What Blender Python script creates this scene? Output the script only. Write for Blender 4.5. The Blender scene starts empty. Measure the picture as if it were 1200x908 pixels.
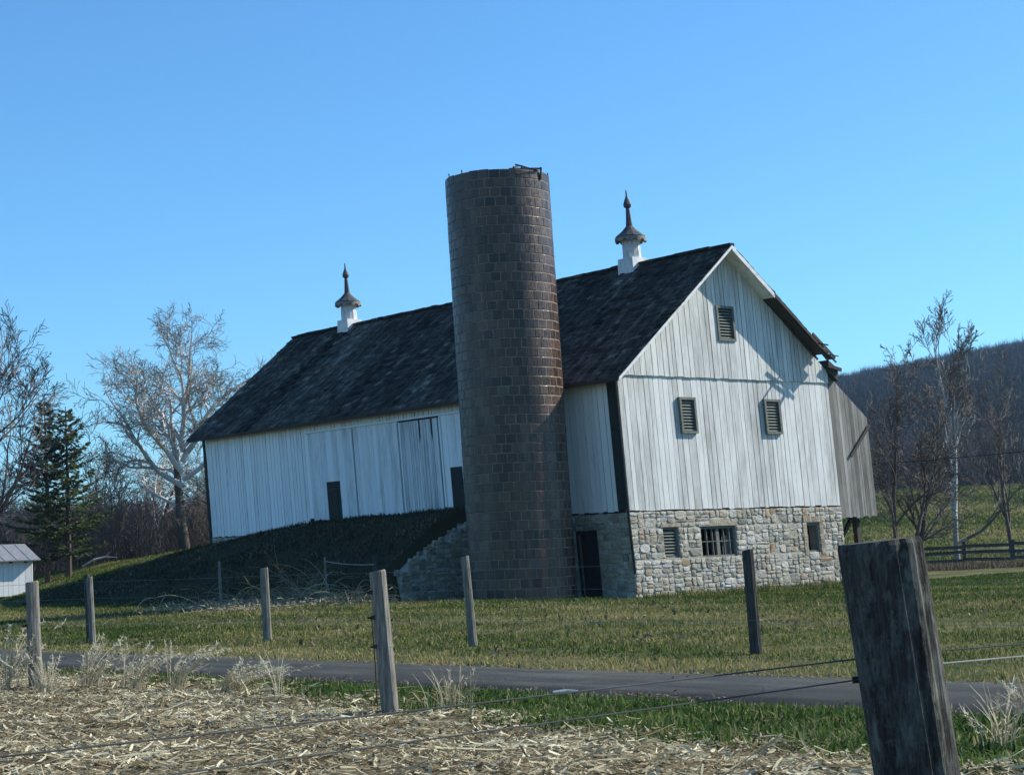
import bpy, math, random
import numpy as np
from mathutils import Vector, Matrix, noise as mnoise

# ------------------------------------------------------------------ camera, light, exposure
S = bpy.context.scene
COL = S.collection
EYE = 1.6
F_PX, PITCH, ROLL = 2100.0, 0.08999, 0.04346
cp, sp, cr, sr = math.cos(PITCH), math.sin(PITCH), math.cos(ROLL), math.sin(ROLL)
fw = Vector((0, cp, sp)); rt0 = Vector((1, 0, 0)); up0 = Vector((0, -sp, cp))
rt = rt0 * cr - up0 * sr; up = up0 * cr + rt0 * sr
cam_d = bpy.data.cameras.new('camera'); cam = bpy.data.objects.new('camera', cam_d); COL.objects.link(cam)
cam.matrix_world = Matrix(((rt.x, up.x, -fw.x, 0), (rt.y, up.y, -fw.y, 0), (rt.z, up.z, -fw.z, EYE), (0, 0, 0, 1)))
cam_d.sensor_width = 36; cam_d.sensor_fit = 'HORIZONTAL'; cam_d.lens = F_PX / 1200 * 36
cam_d.clip_start = 0.1; cam_d.clip_end = 9000
S.camera = cam

YAW = 0.70603
CY, SY = math.cos(YAW), math.sin(YAW)
SUN_A, SUN_EL = math.radians(22), math.radians(36)          # from the gable plane, above the horizon
sv = Vector((CY * math.cos(SUN_A) + SY * math.sin(SUN_A), SY * math.cos(SUN_A) - CY * math.sin(SUN_A), 0))
SUN_DIR = Vector((sv.x * math.cos(SUN_EL), sv.y * math.cos(SUN_EL), math.sin(SUN_EL)))

W = bpy.data.worlds.new('World'); S.world = W; W.use_nodes = True
nt = W.node_tree; nt.nodes.clear()
sky = nt.nodes.new('ShaderNodeTexSky'); sky.sky_type = 'NISHITA'; sky.sun_disc = False
sky.sun_elevation = SUN_EL; sky.sun_rotation = math.atan2(SUN_DIR.x, SUN_DIR.y)
sky.air_density = 1.0; sky.dust_density = 0.3; sky.ozone_density = 5.0; sky.altitude = 200
bg = nt.nodes.new('ShaderNodeBackground'); bg.inputs['Strength'].default_value = 0.110
wo = nt.nodes.new('ShaderNodeOutputWorld')
tw = nt.nodes.new('ShaderNodeMix'); tw.data_type = 'RGBA'; tw.blend_type = 'MULTIPLY'; tw.inputs[0].default_value = 1
tw.inputs[7].default_value = (.63, 1.02, 1.19, 1)                # the deep clear blue of a cold dry day
nt.links.new(sky.outputs[0], tw.inputs[6]); nt.links.new(tw.outputs[2], bg.inputs[0]); nt.links.new(bg.outputs[0], wo.inputs[0])
sun_d = bpy.data.lights.new('sun', 'SUN'); sun_d.energy = 5.0; sun_d.angle = math.radians(0.5); sun_d.color = (1, .955, .85)
sun = bpy.data.objects.new('sun', sun_d); COL.objects.link(sun)
sun.rotation_euler = SUN_DIR.to_track_quat('Z', 'Y').to_euler()
vs = S.view_settings; vs.view_transform = 'Standard'; vs.look = 'None'; vs.gamma = 1; vs.use_curve_mapping = False; vs.exposure = 0.53

# ------------------------------------------------------------------ helpers
K = 0.0465                                                  # the old barn and the posts lean a little
BASE = Vector((3.826, 59.546, -0.233))                      # the barn's near corner on the ground
rng = random.Random(7); nr = np.random.default_rng(7)

def uv(x, y):
    dx, dy = x - BASE.x, y - BASE.y
    return -SY * dx + CY * dy, CY * dx + SY * dy
def xy(u, v):
    return BASE.x - SY * u + CY * v, BASE.y + CY * u + SY * v
def sstep(a, b, x):
    t = np.clip((x - a) / (b - a), 0, 1); return t * t * (3 - 2 * t)
def wob(x, y, s, seed=0.0):
    x = np.asarray(x, float) / s + seed * 7.13; y = np.asarray(y, float) / s - seed * 3.7
    return (np.sin(x * 1.7 + 1.3 * np.sin(y * 1.1)) + np.sin(y * 2.1 + 1.7 * np.sin(x * .9 + 2)) + np.sin(1.3 * x + 2.6 * y + 1) * .7 + np.sin(3.9 * x - 2.9 * y) * .5) / 3.2

BW, BL, H1, H2, H3, BS = 10.8, 26.6, 2.88, 7.66, 12.1, 5.6
SLOPE = (H3 - H2) / BS
RET_U = 7.2
def ground(x, y):
    x = np.asarray(x, float); y = np.asarray(y, float)
    u, v = uv(x, y)
    h = 0.10 * sstep(-22, -11, v) - 0.33 * sstep(-9, -0.5, v)
    zf = np.interp(u, [RET_U, 9, 17, 20, 23, 26.6, 29, 32, 40, 50, 70], [3.36, 3.38, 3.28, 3.06, 2.72, 2.44, 1.80, 1.42, 1.0, .70, .2])
    zc = zf
    ln = np.interp(u, [7, 10, 20, 30, 50], [6.2, 7.0, 8.5, 10, 12])
    prof = 1 - sstep(0.0, 1.0, (-v - 0.6) / ln)
    back = np.where((u < 26.4), 1 - sstep(.3, 1.0, v), 1 - sstep(12, 45, v) * .9)
    h = h + zc * prof * back * sstep(RET_U + .1, RET_U + .55, u)
    zl = np.interp(u, [26.6, 29, 40, 50, 65, 90], [2.3, 2.05, 1.2, .75, .1, -.6]) + .2 * np.clip(v, -9, 4.5) - .9 * sstep(10, 40, v)
    h = np.where(u > 25.5, h + (np.maximum(zl, np.minimum(h, .12)) - h) * sstep(25.8, 28.2, u) * sstep(-15, -9, v) * sstep(42, 14, v), h)
    h = h + 7.6 * sstep(95, 260, y) * sstep(-.02, .12, x / np.maximum(y, 1)) + 2 * sstep(140, 260, y) * sstep(.02, -.1, x / np.maximum(y, 1))
    h = h + .05 * wob(x, y, 3.0) * sstep(-24.5, -20, v) * sstep(200, 60, y) + .02 * wob(x, y, .9, 2)
    h = h - .05 * sstep(-28.9, -28.4, v) * sstep(-24.9, -25.5, v)
    h = h - .10 * sstep(-28.9, -29.6, v) * .5
    return h
def gz(x, y): return float(ground(x, y))

def tag(o, label=None, cat=None, group=None, kind=None):
    if label: o['label'] = label
    if cat: o['category'] = cat
    if group: o['group'] = group
    if kind: o['kind'] = kind
    return o
def thing(name, loc, label, cat, group=None, rz=0.0):
    o = bpy.data.objects.new(name, None); COL.objects.link(o); o.location = loc; o.rotation_euler = (0, 0, rz)
    o.empty_display_size = .2
    return tag(o, label, cat, group)
def copy_tree(o, parent=None):
    c = o.copy(); COL.objects.link(c)
    if parent: c.parent = parent
    for ch in list(o.children): copy_tree(ch, c)
    return c

class MB:
    def __init__(s): s.v = []; s.f = []; s.t = []
    def add(s, vs_, fs, t=0.0):
        b = len(s.v); s.v.extend(tuple(q) for q in vs_)
        for f in fs: s.f.append(tuple(b + i for i in f)); s.t.append(t)
    def hexa(s, c, t=0.0):                                  # 8 corners: bottom ring, top ring
        s.add(c, [(3, 2, 1, 0), (4, 5, 6, 7), (0, 1, 5, 4), (1, 2, 6, 5), (2, 3, 7, 6), (3, 0, 4, 7)], t)
    def box(s, x0, x1, y0, y1, z0, z1, t=0.0):
        s.hexa([(x0, y0, z0), (x1, y0, z0), (x1, y1, z0), (x0, y1, z0), (x0, y0, z1), (x1, y0, z1), (x1, y1, z1), (x0, y1, z1)], t)
    def bar(s, a, b, w, h, t=0.0, upv=Vector((0, 0, 1))):
        a = Vector(a); b = Vector(b); d = (b - a).normalized(); sd = d.cross(upv)
        if sd.length < 1e-4: sd = d.cross(Vector((1, 0, 0)))
        sd.normalize(); u2 = sd.cross(d)
        c = [p + sd * (sx * w / 2) + u2 * (sy * h / 2) for p in (a, b) for sx, sy in ((-1, -1), (1, -1), (1, 1), (-1, 1))]
        s.hexa(c, t)
    def tube(s, pts, rad, n=6, t=0.0, cap=True):
        pts = [Vector(p) for p in pts]
        if not hasattr(rad, '__len__'): rad = [rad] * len(pts)
        b = len(s.v); ref = None
        for i, p in enumerate(pts):
            d = (pts[min(i + 1, len(pts) - 1)] - pts[max(i - 1, 0)])
            if d.length < 1e-9: d = Vector((0, 0, 1))
            d.normalize()
            if ref is None: ref = Vector((1, 0, 0)) if abs(d.x) < .8 else Vector((0, 1, 0))
            sd = (ref - d * ref.dot(d))
            if sd.length < 1e-4: sd = d.orthogonal()
            sd.normalize(); ref = sd; u2 = d.cross(sd)
            for k in range(n):
                a = 2 * math.pi * k / n
                q = p + (sd * math.cos(a) + u2 * math.sin(a)) * rad[i]; s.v.append((q.x, q.y, q.z))
        for i in range(len(pts) - 1):
            tt = t[i] if hasattr(t, '__len__') else t
            for k in range(n):
                k2 = (k + 1) % n
                s.f.append((b + i * n + k, b + i * n + k2, b + (i + 1) * n + k2, b + (i + 1) * n + k)); s.t.append(tt)
        if cap and n > 2:
            tt = t[0] if hasattr(t, '__len__') else t
            s.f.append(tuple(b + k for k in reversed(range(n)))); s.t.append(tt)
            tt = t[-1] if hasattr(t, '__len__') else t
            e = b + (len(pts) - 1) * n; s.f.append(tuple(e + k for k in range(n))); s.t.append(tt)
    def lathe(s, prof, n=12, c=(0, 0), t=0.0, ph=0.0):       # prof: (r, z) from bottom up
        b = len(s.v)
        for r, z in prof:
            for k in range(n):
                a = ph + 2 * math.pi * k / n; s.v.append((c[0] + r * math.cos(a), c[1] + r * math.sin(a), z))
        for i in range(len(prof) - 1):
            for k in range(n):
                k2 = (k + 1) % n
                s.f.append((b + i * n + k, b + i * n + k2, b + (i + 1) * n + k2, b + (i + 1) * n + k)); s.t.append(t)
        s.f.append(tuple(b + k for k in reversed(range(n)))); s.t.append(t)
        e = b + (len(prof) - 1) * n; s.f.append(tuple(e + k for k in range(n))); s.t.append(t)
    def build(s, name, mat, parent=None, xf=None, smooth=False):
        vs_ = [xf(*p) for p in s.v] if xf else s.v
        m = bpy.data.meshes.new(name); m.from_pydata(vs_, [], s.f); m.validate()
        if any(s.t) and len(m.polygons) == len(s.t):
            at = m.attributes.new('tint', 'FLOAT', 'FACE'); at.data.foreach_set('value', np.array(s.t, np.float32))
        if smooth: m.polygons.foreach_set('use_smooth', np.ones(len(m.polygons), bool))
        m.materials.append(mat)
        o = bpy.data.objects.new(name, m); COL.objects.link(o)
        if parent: o.parent = parent
        return o
def mesh_np(name, V, F, mat, tint=None, parent=None):        # V (n,3), F (m,k)
    m = bpy.data.meshes.new(name); n, k = F.shape
    m.vertices.add(len(V)); m.vertices.foreach_set('co', np.ascontiguousarray(V, np.float32).ravel())
    m.loops.add(n * k); m.loops.foreach_set('vertex_index', np.ascontiguousarray(F, np.int32).ravel())
    m.polygons.add(n); m.polygons.foreach_set('loop_start', np.arange(0, n * k, k, dtype=np.int32))
    m.update(calc_edges=True)
    if tint is not None:
        at = m.attributes.new('tint', 'FLOAT', 'FACE'); at.data.foreach_set('value', np.ascontiguousarray(tint, np.float32))
    m.materials.append(mat)
    o = bpy.data.objects.new(name, m); COL.objects.link(o)
    if parent: o.parent = parent
    return o

# ------------------------------------------------------------------ materials
def new_mat(name):
    m = bpy.data.materials.new(name); m.use_nodes = True; t = m.node_tree; t.nodes.clear()
    out = t.nodes.new('ShaderNodeOutputMaterial'); b = t.nodes.new('ShaderNodeBsdfPrincipled'); t.links.new(b.outputs[0], out.inputs[0])
    return m, t, b
def nz(t, scale=(1, 1, 1), s=5, det=6, rough=.6, coord='Object', dist=0):
    tc = t.nodes.new('ShaderNodeTexCoord'); mp = t.nodes.new('ShaderNodeMapping'); mp.inputs['Scale'].default_value = scale
    n = t.nodes.new('ShaderNodeTexNoise'); n.inputs['Scale'].default_value = s; n.inputs['Detail'].default_value = det
    n.inputs['Roughness'].default_value = rough; n.inputs['Distortion'].default_value = dist
    t.links.new(tc.outputs[coord], mp.inputs[0]); t.links.new(mp.outputs[0], n.inputs['Vector'])
    return n.outputs['Fac']
def ramp(t, fac, cols, interp='LINEAR'):
    r = t.nodes.new('ShaderNodeValToRGB'); r.color_ramp.interpolation = interp
    e = r.color_ramp.elements
    while len(e) < len(cols): e.new(.5)
    for i, (p, c) in enumerate(cols): e[i].position = p; e[i].color = (c[0], c[1], c[2], 1)
    t.links.new(fac, r.inputs[0]); return r.outputs[0]
def mix(t, fac, a, b, mode='MIX'):
    m = t.nodes.new('ShaderNodeMix'); m.data_type = 'RGBA'; m.blend_type = mode
    for inp, q in ((m.inputs[0], fac), (m.inputs[6], a), (m.inputs[7], b)):
        if isinstance(q, (int, float)): inp.default_value = q
        elif isinstance(q, tuple): inp.default_value = (*q, 1)
        else: t.links.new(q, inp)
    return m.outputs[2]
def math_(t, op, a, b=0.0, c=None):
    m = t.nodes.new('ShaderNodeMath'); m.operation = op
    for i, q in enumerate((a, b) if c is None else (a, b, c)):
        if isinstance(q, (int, float)): m.inputs[i].default_value = q
        else: t.links.new(q, m.inputs[i])
    return m.outputs[0]
def attr(t, name='tint'):
    a = t.nodes.new('ShaderNodeAttribute'); a.attribute_name = name; return a.outputs['Fac']
def bump(t, b, h, strength=.5, dist=.02):
    n = t.nodes.new('ShaderNodeBump'); n.inputs['Strength'].default_value = strength; n.inputs['Distance'].default_value = dist
    t.links.new(h, n.inputs['Height']); t.links.new(n.outputs[0], b.inputs['Normal'])
def tinted(t, col, amt):                                      # value * (1 + amt*tint)
    k = math_(t, 'MULTIPLY_ADD', attr(t), amt, 1.0)
    h = t.nodes.new('ShaderNodeHueSaturation'); t.links.new(k, h.inputs['Value']); t.links.new(col, h.inputs['Color']); return h.outputs[0]
def simple(name, cols, scale=(1, 1, 1), s=5, det=6, rough=.85, bmp=0.0, bd=.02, amt=0.0, spec=.3, nrough=.6):
    m, t, b = new_mat(name); n = nz(t, scale, s, det, nrough); c = ramp(t, n, cols)
    if amt: c = tinted(t, c, amt)
    t.links.new(c, b.inputs['Base Color']); b.inputs['Roughness'].default_value = rough; b.inputs['Specular IOR Level'].default_value = spec
    if bmp: bump(t, b, n, bmp, bd)
    return m
def board_mat(name, wood, paint, lo, hi, amt=.25):           # worn paint on grained boards
    m, t, b = new_mat(name)
    g = nz(t, (9, 9, .35), 4, 8, .65); p = nz(t, (1.5, 1.5, .25), 1.6, 5, .6); st = nz(t, (30, 30, .9), 3, 4, .7)
    a = math_(t, 'ADD', math_(t, 'MULTIPLY', g, .54), math_(t, 'MULTIPLY', p, .46))
    a = math_(t, 'MULTIPLY_ADD', attr(t), .035, a)
    c = ramp(t, a, [(lo, wood), (hi, paint)])
    c = mix(t, math_(t, 'MULTIPLY', st, .35), c, (.30, .29, .27), 'MULTIPLY') if False else c
    c = tinted(t, c, amt)
    t.links.new(c, b.inputs['Base Color']); b.inputs['Roughness'].default_value = .75; b.inputs['Specular IOR Level'].default_value = .25
    bump(t, b, st, .35, .01); return m

M = {}
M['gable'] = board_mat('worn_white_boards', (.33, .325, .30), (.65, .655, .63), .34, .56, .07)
M['front'] = board_mat('white_boards', (.46, .46, .45), (.84, .845, .83), .28, .46, .06)
M['door'] = board_mat('old_door_boards', (.34, .34, .33), (.76, .77, .77), .30, .50, .10)
M['grey'] = board_mat('bare_weathered_boards', (.10, .095, .085), (.30, .285, .26), .36, .62, .35)
M['dark'] = simple('dark_green_trim', [(.3, (.018, .022, .02)), (.7, (.035, .04, .036))], s=8)
M['black'] = simple('interior_dark', [(.3, (.012, .011, .01)), (.7, (.03, .027, .024))], s=6)  # near-black in place of the unlit inside
M['slats'] = simple('louvre_paint', [(.3, (.10, .11, .09)), (.7, (.22, .23, .19))], (4, 4, 4), s=6)
M['frame'] = simple('vent_frame_paint', [(.3, (.10, .105, .09)), (.7, (.20, .20, .18))], s=9)
M['trimw'] = simple('white_trim', [(.3, (.52, .52, .49)), (.55, (.74, .74, .72))], (1, 1, 1), s=4)
M['soot'] = simple('sheathing_wood', [(.3, (.03, .026, .022)), (.7, (.075, .06, .05))], (6, 6, 6), s=4)
def shingle_mat():
    m, t, b = new_mat('old_shingles')
    n = nz(t, (1, 1, 1), 2.6, 9, .7); st = nz(t, (.22, 2.6, .22), 1.6, 7, .65); pt = nz(t, (.5, .7, .5), .8, 5, .6)
    a = math_(t, 'ADD', math_(t, 'MULTIPLY', n, .4), math_(t, 'ADD', math_(t, 'MULTIPLY', st, .35), math_(t, 'MULTIPLY', pt, .25)))
    c = tinted(t, ramp(t, a, [(.36, (.012, .010, .009)), (.46, (.029, .025, .021)), (.53, (.065, .056, .047)), (.63, (.17, .148, .122))]), .55)
    t.links.new(c, b.inputs['Base Color']); b.inputs['Roughness'].default_value = .9; b.inputs['Specular IOR Level'].default_value = .12
    bump(t, b, n, .5, .03); return m
M['shingle'] = shingle_mat()
M['mortar'] = simple('lime_mortar', [(.3, (.25, .235, .20)), (.7, (.42, .40, .34))], s=7, bmp=.5)
def stone_mat():
    m, t, b = new_mat('field_stone')
    n = nz(t, (1, 1, 1.5), 6, 9, .75); n2 = nz(t, (1, 1, 1), 1.3, 3, .5)
    base = ramp(t, attr(t), [(0, (.22, .21, .19)), (.3, (.36, .335, .28)), (.5, (.50, .455, .355)), (.72, (.57, .54, .46)), (.88, (.60, .59, .56)), (1, (.42, .30, .18))])
    c = mix(t, .75, base, ramp(t, n, [(.34, (.20, .19, .18)), (.47, (.75, .74, .72)), (.62, (1.1, 1.1, 1.08))]), 'MULTIPLY')
    c = mix(t, ramp(t, n2, [(.56, (0, 0, 0)), (.72, (.55, .55, .55))]), c, (.36, .25, .15))
    t.links.new(c, b.inputs['Base Color']); b.inputs['Roughness'].default_value = .9; b.inputs['Specular IOR Level'].default_value = .2
    bump(t, b, n, 1.0, .08); return m
M['stone'] = stone_mat()
def tile_mat():
    m, t, b = new_mat('glazed_silo_tile')
    n = nz(t, (1, 1, 1), 9, 6, .65); n2 = nz(t, (1.6, 1.6, .16), 1.3, 6, .65)
    base = ramp(t, attr(t), [(0, (.017, .008, .005)), (.3, (.036, .017, .010)), (.55, (.062, .029, .017)), (.8, (.095, .052, .032)), (1, (.085, .068, .055))])
    c = mix(t, .7, base, ramp(t, n, [(.3, (.45, .42, .40)), (.6, (1, 1, 1))]), 'MULTIPLY')
    c = mix(t, ramp(t, n2, [(.5, (0, 0, 0)), (.72, (.55, .55, .55))]), c, (.16, .115, .082))
    t.links.new(c, b.inputs['Base Color'])
    t.links.new(ramp(t, n, [(.3, (.24, .24, .24)), (.7, (.5, .5, .5))]), b.inputs['Roughness']); b.inputs['Specular IOR Level'].default_value = .5
    bump(t, b, n, .5, .02); return m
M['tile'] = tile_mat()
M['tmortar'] = simple('silo_mortar', [(.3, (.15, .115, .085)), (.7, (.27, .215, .165))], s=6)
M['rust'] = simple('rusty_iron', [(.3, (.02, .017, .016)), (.7, (.06, .04, .03))], s=12)
def asphalt_mat():
    m, t, b = new_mat('old_asphalt')
    tc = t.nodes.new('ShaderNodeTexCoord'); mp = t.nodes.new('ShaderNodeMapping'); mp.inputs['Rotation'].default_value = (0, 0, -YAW)
    t.links.new(tc.outputs['Object'], mp.inputs[0])
    def n_(sc, s_, det=6, r=.65):
        m2 = t.nodes.new('ShaderNodeMapping'); m2.inputs['Scale'].default_value = sc; n = t.nodes.new('ShaderNodeTexNoise'); n.inputs['Scale'].default_value = s_; n.inputs['Detail'].default_value = det; n.inputs['Roughness'].default_value = r
        t.links.new(mp.outputs[0], m2.inputs[0]); t.links.new(m2.outputs[0], n.inputs['Vector']); return n.outputs['Fac']
    lane, patch, grit, crk = n_((1, .06, 1), 1.6, 5), n_((1, .5, 1), .9, 7, .7), n_((1, 1, 1), 45, 5, .8), n_((1, .35, 1), 2.5, 9, .75)
    a = math_(t, 'ADD', math_(t, 'MULTIPLY', lane, .4), math_(t, 'ADD', math_(t, 'MULTIPLY', patch, .35), math_(t, 'MULTIPLY', crk, .25)))
    c = ramp(t, a, [(.38, (.024, .026, .025)), (.5, (.048, .051, .048)), (.60, (.088, .090, .082))])
    c = mix(t, .75, c, ramp(t, grit, [(.3, (.45, .45, .45)), (.5, (.95, .95, .95)), (.72, (1.5, 1.5, 1.45))]), 'MULTIPLY')
    t.links.new(c, b.inputs['Base Color']); b.inputs['Roughness'].default_value = .95; b.inputs['Specular IOR Level'].default_value = .15
    bump(t, b, grit, .9, .012); return m
M['asphalt'] = asphalt_mat()
M['post'] = simple('weathered_post_wood', [(.28, (.07, .062, .052)), (.5, (.17, .155, .13)), (.72, (.30, .285, .25))], (14, 14, 1.2), s=3, det=8, rough=.9, bmp=.8, bd=.015)
M['postdark'] = simple('dark_post_wood', [(.28, (.022, .02, .018)), (.55, (.06, .055, .048)), (.8, (.14, .13, .11))], (14, 14, 1.4), s=3, det=8, rough=.9, bmp=.8)
def bigpost():
    m, t, b = new_mat('old_cracked_post')
    g = nz(t, (5, 5, .8), 5, 9, .7); fine = nz(t, (60, 60, 2.5), 3, 5, .6); lich = nz(t, (1.6, 1.6, .8), 11, 9, .7)
    c = ramp(t, g, [(.30, (.020, .019, .017)), (.5, (.058, .055, .048)), (.68, (.16, .152, .132))])
    c = mix(t, .6, c, ramp(t, fine, [(.35, (.35, .33, .31)), (.6, (1, 1, 1))]), 'MULTIPLY')
    c = mix(t, ramp(t, lich, [(.54, (0, 0, 0)), (.72, (.7, .7, .7))]), c, (.33, .34, .28))
    bl = nz(t, (2.2, 2.2, 1.0), 6, 8, .75)
    c = mix(t, ramp(t, bl, [(.48, (0, 0, 0)), (.62, (.7, .7, .7))]), c, mix(t, fine, (.08, .083, .075), (.27, .28, .25)))
    t.links.new(c, b.inputs['Base Color']); b.inputs['Roughness'].default_value = .95; b.inputs['Specular IOR Level'].default_value = .15
    h = math_(t, 'ADD', math_(t, 'MULTIPLY', g, 1.0), math_(t, 'MULTIPLY', fine, .4)); bump(t, b, h, 1.0, .02); return m
M['bigpost'] = bigpost()
M['wire'] = simple('galvanised_wire', [(.3, (.10, .105, .11)), (.7, (.2, .2, .2))], s=5, rough=.5)
M['wiredull'] = simple('dull_fence_rope', [(.3, (.05, .052, .052)), (.7, (.12, .12, .115))], s=5, rough=.8, spec=.1)
M['wirepale'] = simple('pale_fence_rope', [(.3, (.28, .28, .26)), (.7, (.42, .42, .39))], s=5)
M['wiredark'] = simple('dark_cable', [(.3, (.012, .012, .014)), (.7, (.025, .025, .028))], s=5)
M['plastic'] = simple('black_insulator', [(.3, (.01, .01, .01)), (.7, (.02, .02, .02))], s=5, rough=.45)
M['boardfence'] = simple('old_fence_boards', [(.3, (.03, .028, .026)), (.7, (.10, .095, .085))], (1, 1, 8), s=3)
M['shedroof'] = simple('grey_shed_metal', [(.3, (.16, .165, .18)), (.7, (.27, .28, .30))], (6, 1, 1), s=3, rough=.5, spec=.5)
def grad_mat(name, cols, rough=.85, trans=0.0):               # colour chosen per leaf, blade or limb
    m, t, b = new_mat(name); c = ramp(t, attr(t), cols)
    t.links.new(c, b.inputs['Base Color']); b.inputs['Roughness'].default_value = rough; b.inputs['Specular IOR Level'].default_value = .08
    if trans:
        tr = t.nodes.new('ShaderNodeBsdfTranslucent'); t.links.new(c, tr.inputs[0]); ms = t.nodes.new('ShaderNodeMixShader'); ms.inputs[0].default_value = trans
        o = [n for n in t.nodes if n.type == 'OUTPUT_MATERIAL'][0]
        t.links.new(b.outputs[0], ms.inputs[1]); t.links.new(tr.outputs[0], ms.inputs[2]); t.links.new(ms.outputs[0], o.inputs[0])
    return m
M['grass'] = grad_mat('winter_grass', [(0, (.024, .060, .009)), (.35, (.060, .103, .017)), (.6, (.145, .152, .044)), (1, (.34, .285, .125))], .7, .3)
M['weeds'] = grad_mat('dead_weeds', [(0, (.05, .04, .03)), (.5, (.14, .11, .08)), (1, (.30, .25, .18))], .8, .2)
M['verge'] = grad_mat('verge_leaves', [(0, (.035, .075, .016)), (.35, (.075, .13, .03)), (.6, (.16, .19, .06)), (1, (.36, .30, .16))], .65, .35)
M['bankshade'] = grad_mat('shade_dark_bank_grass', [(0, (.022, .028, .013)), (.4, (.048, .052, .022)), (.7, (.095, .085, .042)), (1, (.19, .155, .085))], .8, .2)  # dull ramp turf, darkened further for the barn's shadow
M['litter'] = grad_mat('dry_corn_leaves', [(0, (.08, .06, .036)), (.3, (.24, .19, .11)), (.6, (.52, .455, .29)), (1, (.80, .75, .54))], .8, .25)
M['straw'] = grad_mat('dry_grass_stems', [(0, (.13, .095, .055)), (.5, (.36, .29, .17)), (1, (.70, .63, .46))], .75, .3)
M['bark'] = grad_mat('pale_bark', [(0, (.055, .045, .038)), (.4, (.15, .13, .11)), (.7, (.36, .34, .31)), (1, (.62, .61, .58))])
M['brown'] = grad_mat('brown_bark', [(0, (.05, .039, .034)), (.5, (.11, .088, .076)), (1, (.21, .175, .15))])
M['needle'] = grad_mat('spruce_needles', [(0, (.032, .054, .024)), (.6, (.072, .10, .040)), (1, (.14, .155, .065))], .7, .35)
M['woods'] = grad_mat('winter_woods', [(0, (.06, .05, .05)), (.5, (.12, .098, .090)), (.85, (.20, .165, .145)), (1, (.05, .065, .04))])

def ground_mat():
    m, t, b = new_mat('ground_soil_and_turf')
    n = nz(t, (1, 1, 1), .35, 8, .65); f = nz(t, (1, 1, 1), 7, 8, .7); f2 = nz(t, (1, 1, 1), 28, 5, .7)
    turf = ramp(t, n, [(.35, (.045, .066, .016)), (.50, (.095, .100, .032)), (.64, (.20, .165, .08))])
    turf = mix(t, .55, turf, ramp(t, f, [(.3, (.35, .35, .33)), (.65, (1, 1, 1))]), 'MULTIPLY')
    soil = ramp(t, f, [(.3, (.075, .058, .038)), (.55, (.17, .135, .085)), (.75, (.34, .29, .19))])
    soil = mix(t, .5, soil, ramp(t, f2, [(.35, (.4, .4, .4)), (.65, (1, 1, 1))]), 'MULTIPLY')
    c = mix(t, attr(t, 'stubble'), turf, soil)
    c = mix(t, attr(t, 'bank'), c, (.045, .042, .022))  # darkens the ramp soil for the barn's shadow
    t.links.new(c, b.inputs['Base Color']); b.inputs['Roughness'].default_value = .95; b.inputs['Specular IOR Level'].default_value = .1
    bump(t, b, f, .8, .06); return m
M['ground'] = ground_mat()
def hill_mat():
    m, t, b = new_mat('wooded_hillside')
    n = nz(t, (1, 1, 1), .012, 8, .65); f = nz(t, (1, 1, .4), .11, 6, .7)
    c = ramp(t, n, [(.3, (.028, .027, .029)), (.6, (.048, .044, .044)), (.75, (.075, .065, .06))])
    c = mix(t, .7, c, ramp(t, f, [(.35, (.35, .35, .36)), (.6, (1, 1, 1))]), 'MULTIPLY')
    t.links.new(c, b.inputs['Base Color']); b.inputs['Roughness'].default_value = 1; b.inputs['Specular IOR Level'].default_value = 0
    return m
M['hill'] = hill_mat()

# ------------------------------------------------------------------ ground, hill, road
def stub_edge(u): return np.interp(u, [-45, -34, -28, -22, -10], [-31.6, -30.9, -30.1, -28.95, -28.7])
xs = np.concatenate([-np.geomspace(3500, 46, 26), np.arange(-45, 36, .42), np.geomspace(36, 3500, 28)])
ys = np.concatenate([-np.geomspace(600, 8, 12), np.arange(-7, 100, .42), np.geomspace(100.5, 3500, 44)])
X, Y = np.meshgrid(xs, ys); Z = ground(X, Y)
Vv = np.stack([X.ravel(), Y.ravel(), Z.ravel()], 1); nx = len(xs)
ii = (np.arange(len(ys) - 1)[:, None] * nx + np.arange(nx - 1)[None]).ravel()
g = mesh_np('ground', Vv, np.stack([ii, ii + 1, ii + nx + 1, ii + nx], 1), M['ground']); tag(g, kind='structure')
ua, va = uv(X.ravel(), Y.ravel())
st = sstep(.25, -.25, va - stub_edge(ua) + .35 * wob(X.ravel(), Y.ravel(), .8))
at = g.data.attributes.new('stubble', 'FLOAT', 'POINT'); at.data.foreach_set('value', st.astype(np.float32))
at = g.data.attributes.new('bank', 'FLOAT', 'POINT'); at.data.foreach_set('value', (sstep(-9.0, -8, va) * sstep(RET_U - .2, RET_U + .2, ua) * sstep(28, 26, ua + .35 * va) * sstep(3, 1, va)).astype(np.float32))  # bank mask slants along the edge of the barn's shadow
g.data.polygons.foreach_set('use_smooth', np.ones(len(g.data.polygons), bool))

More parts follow.
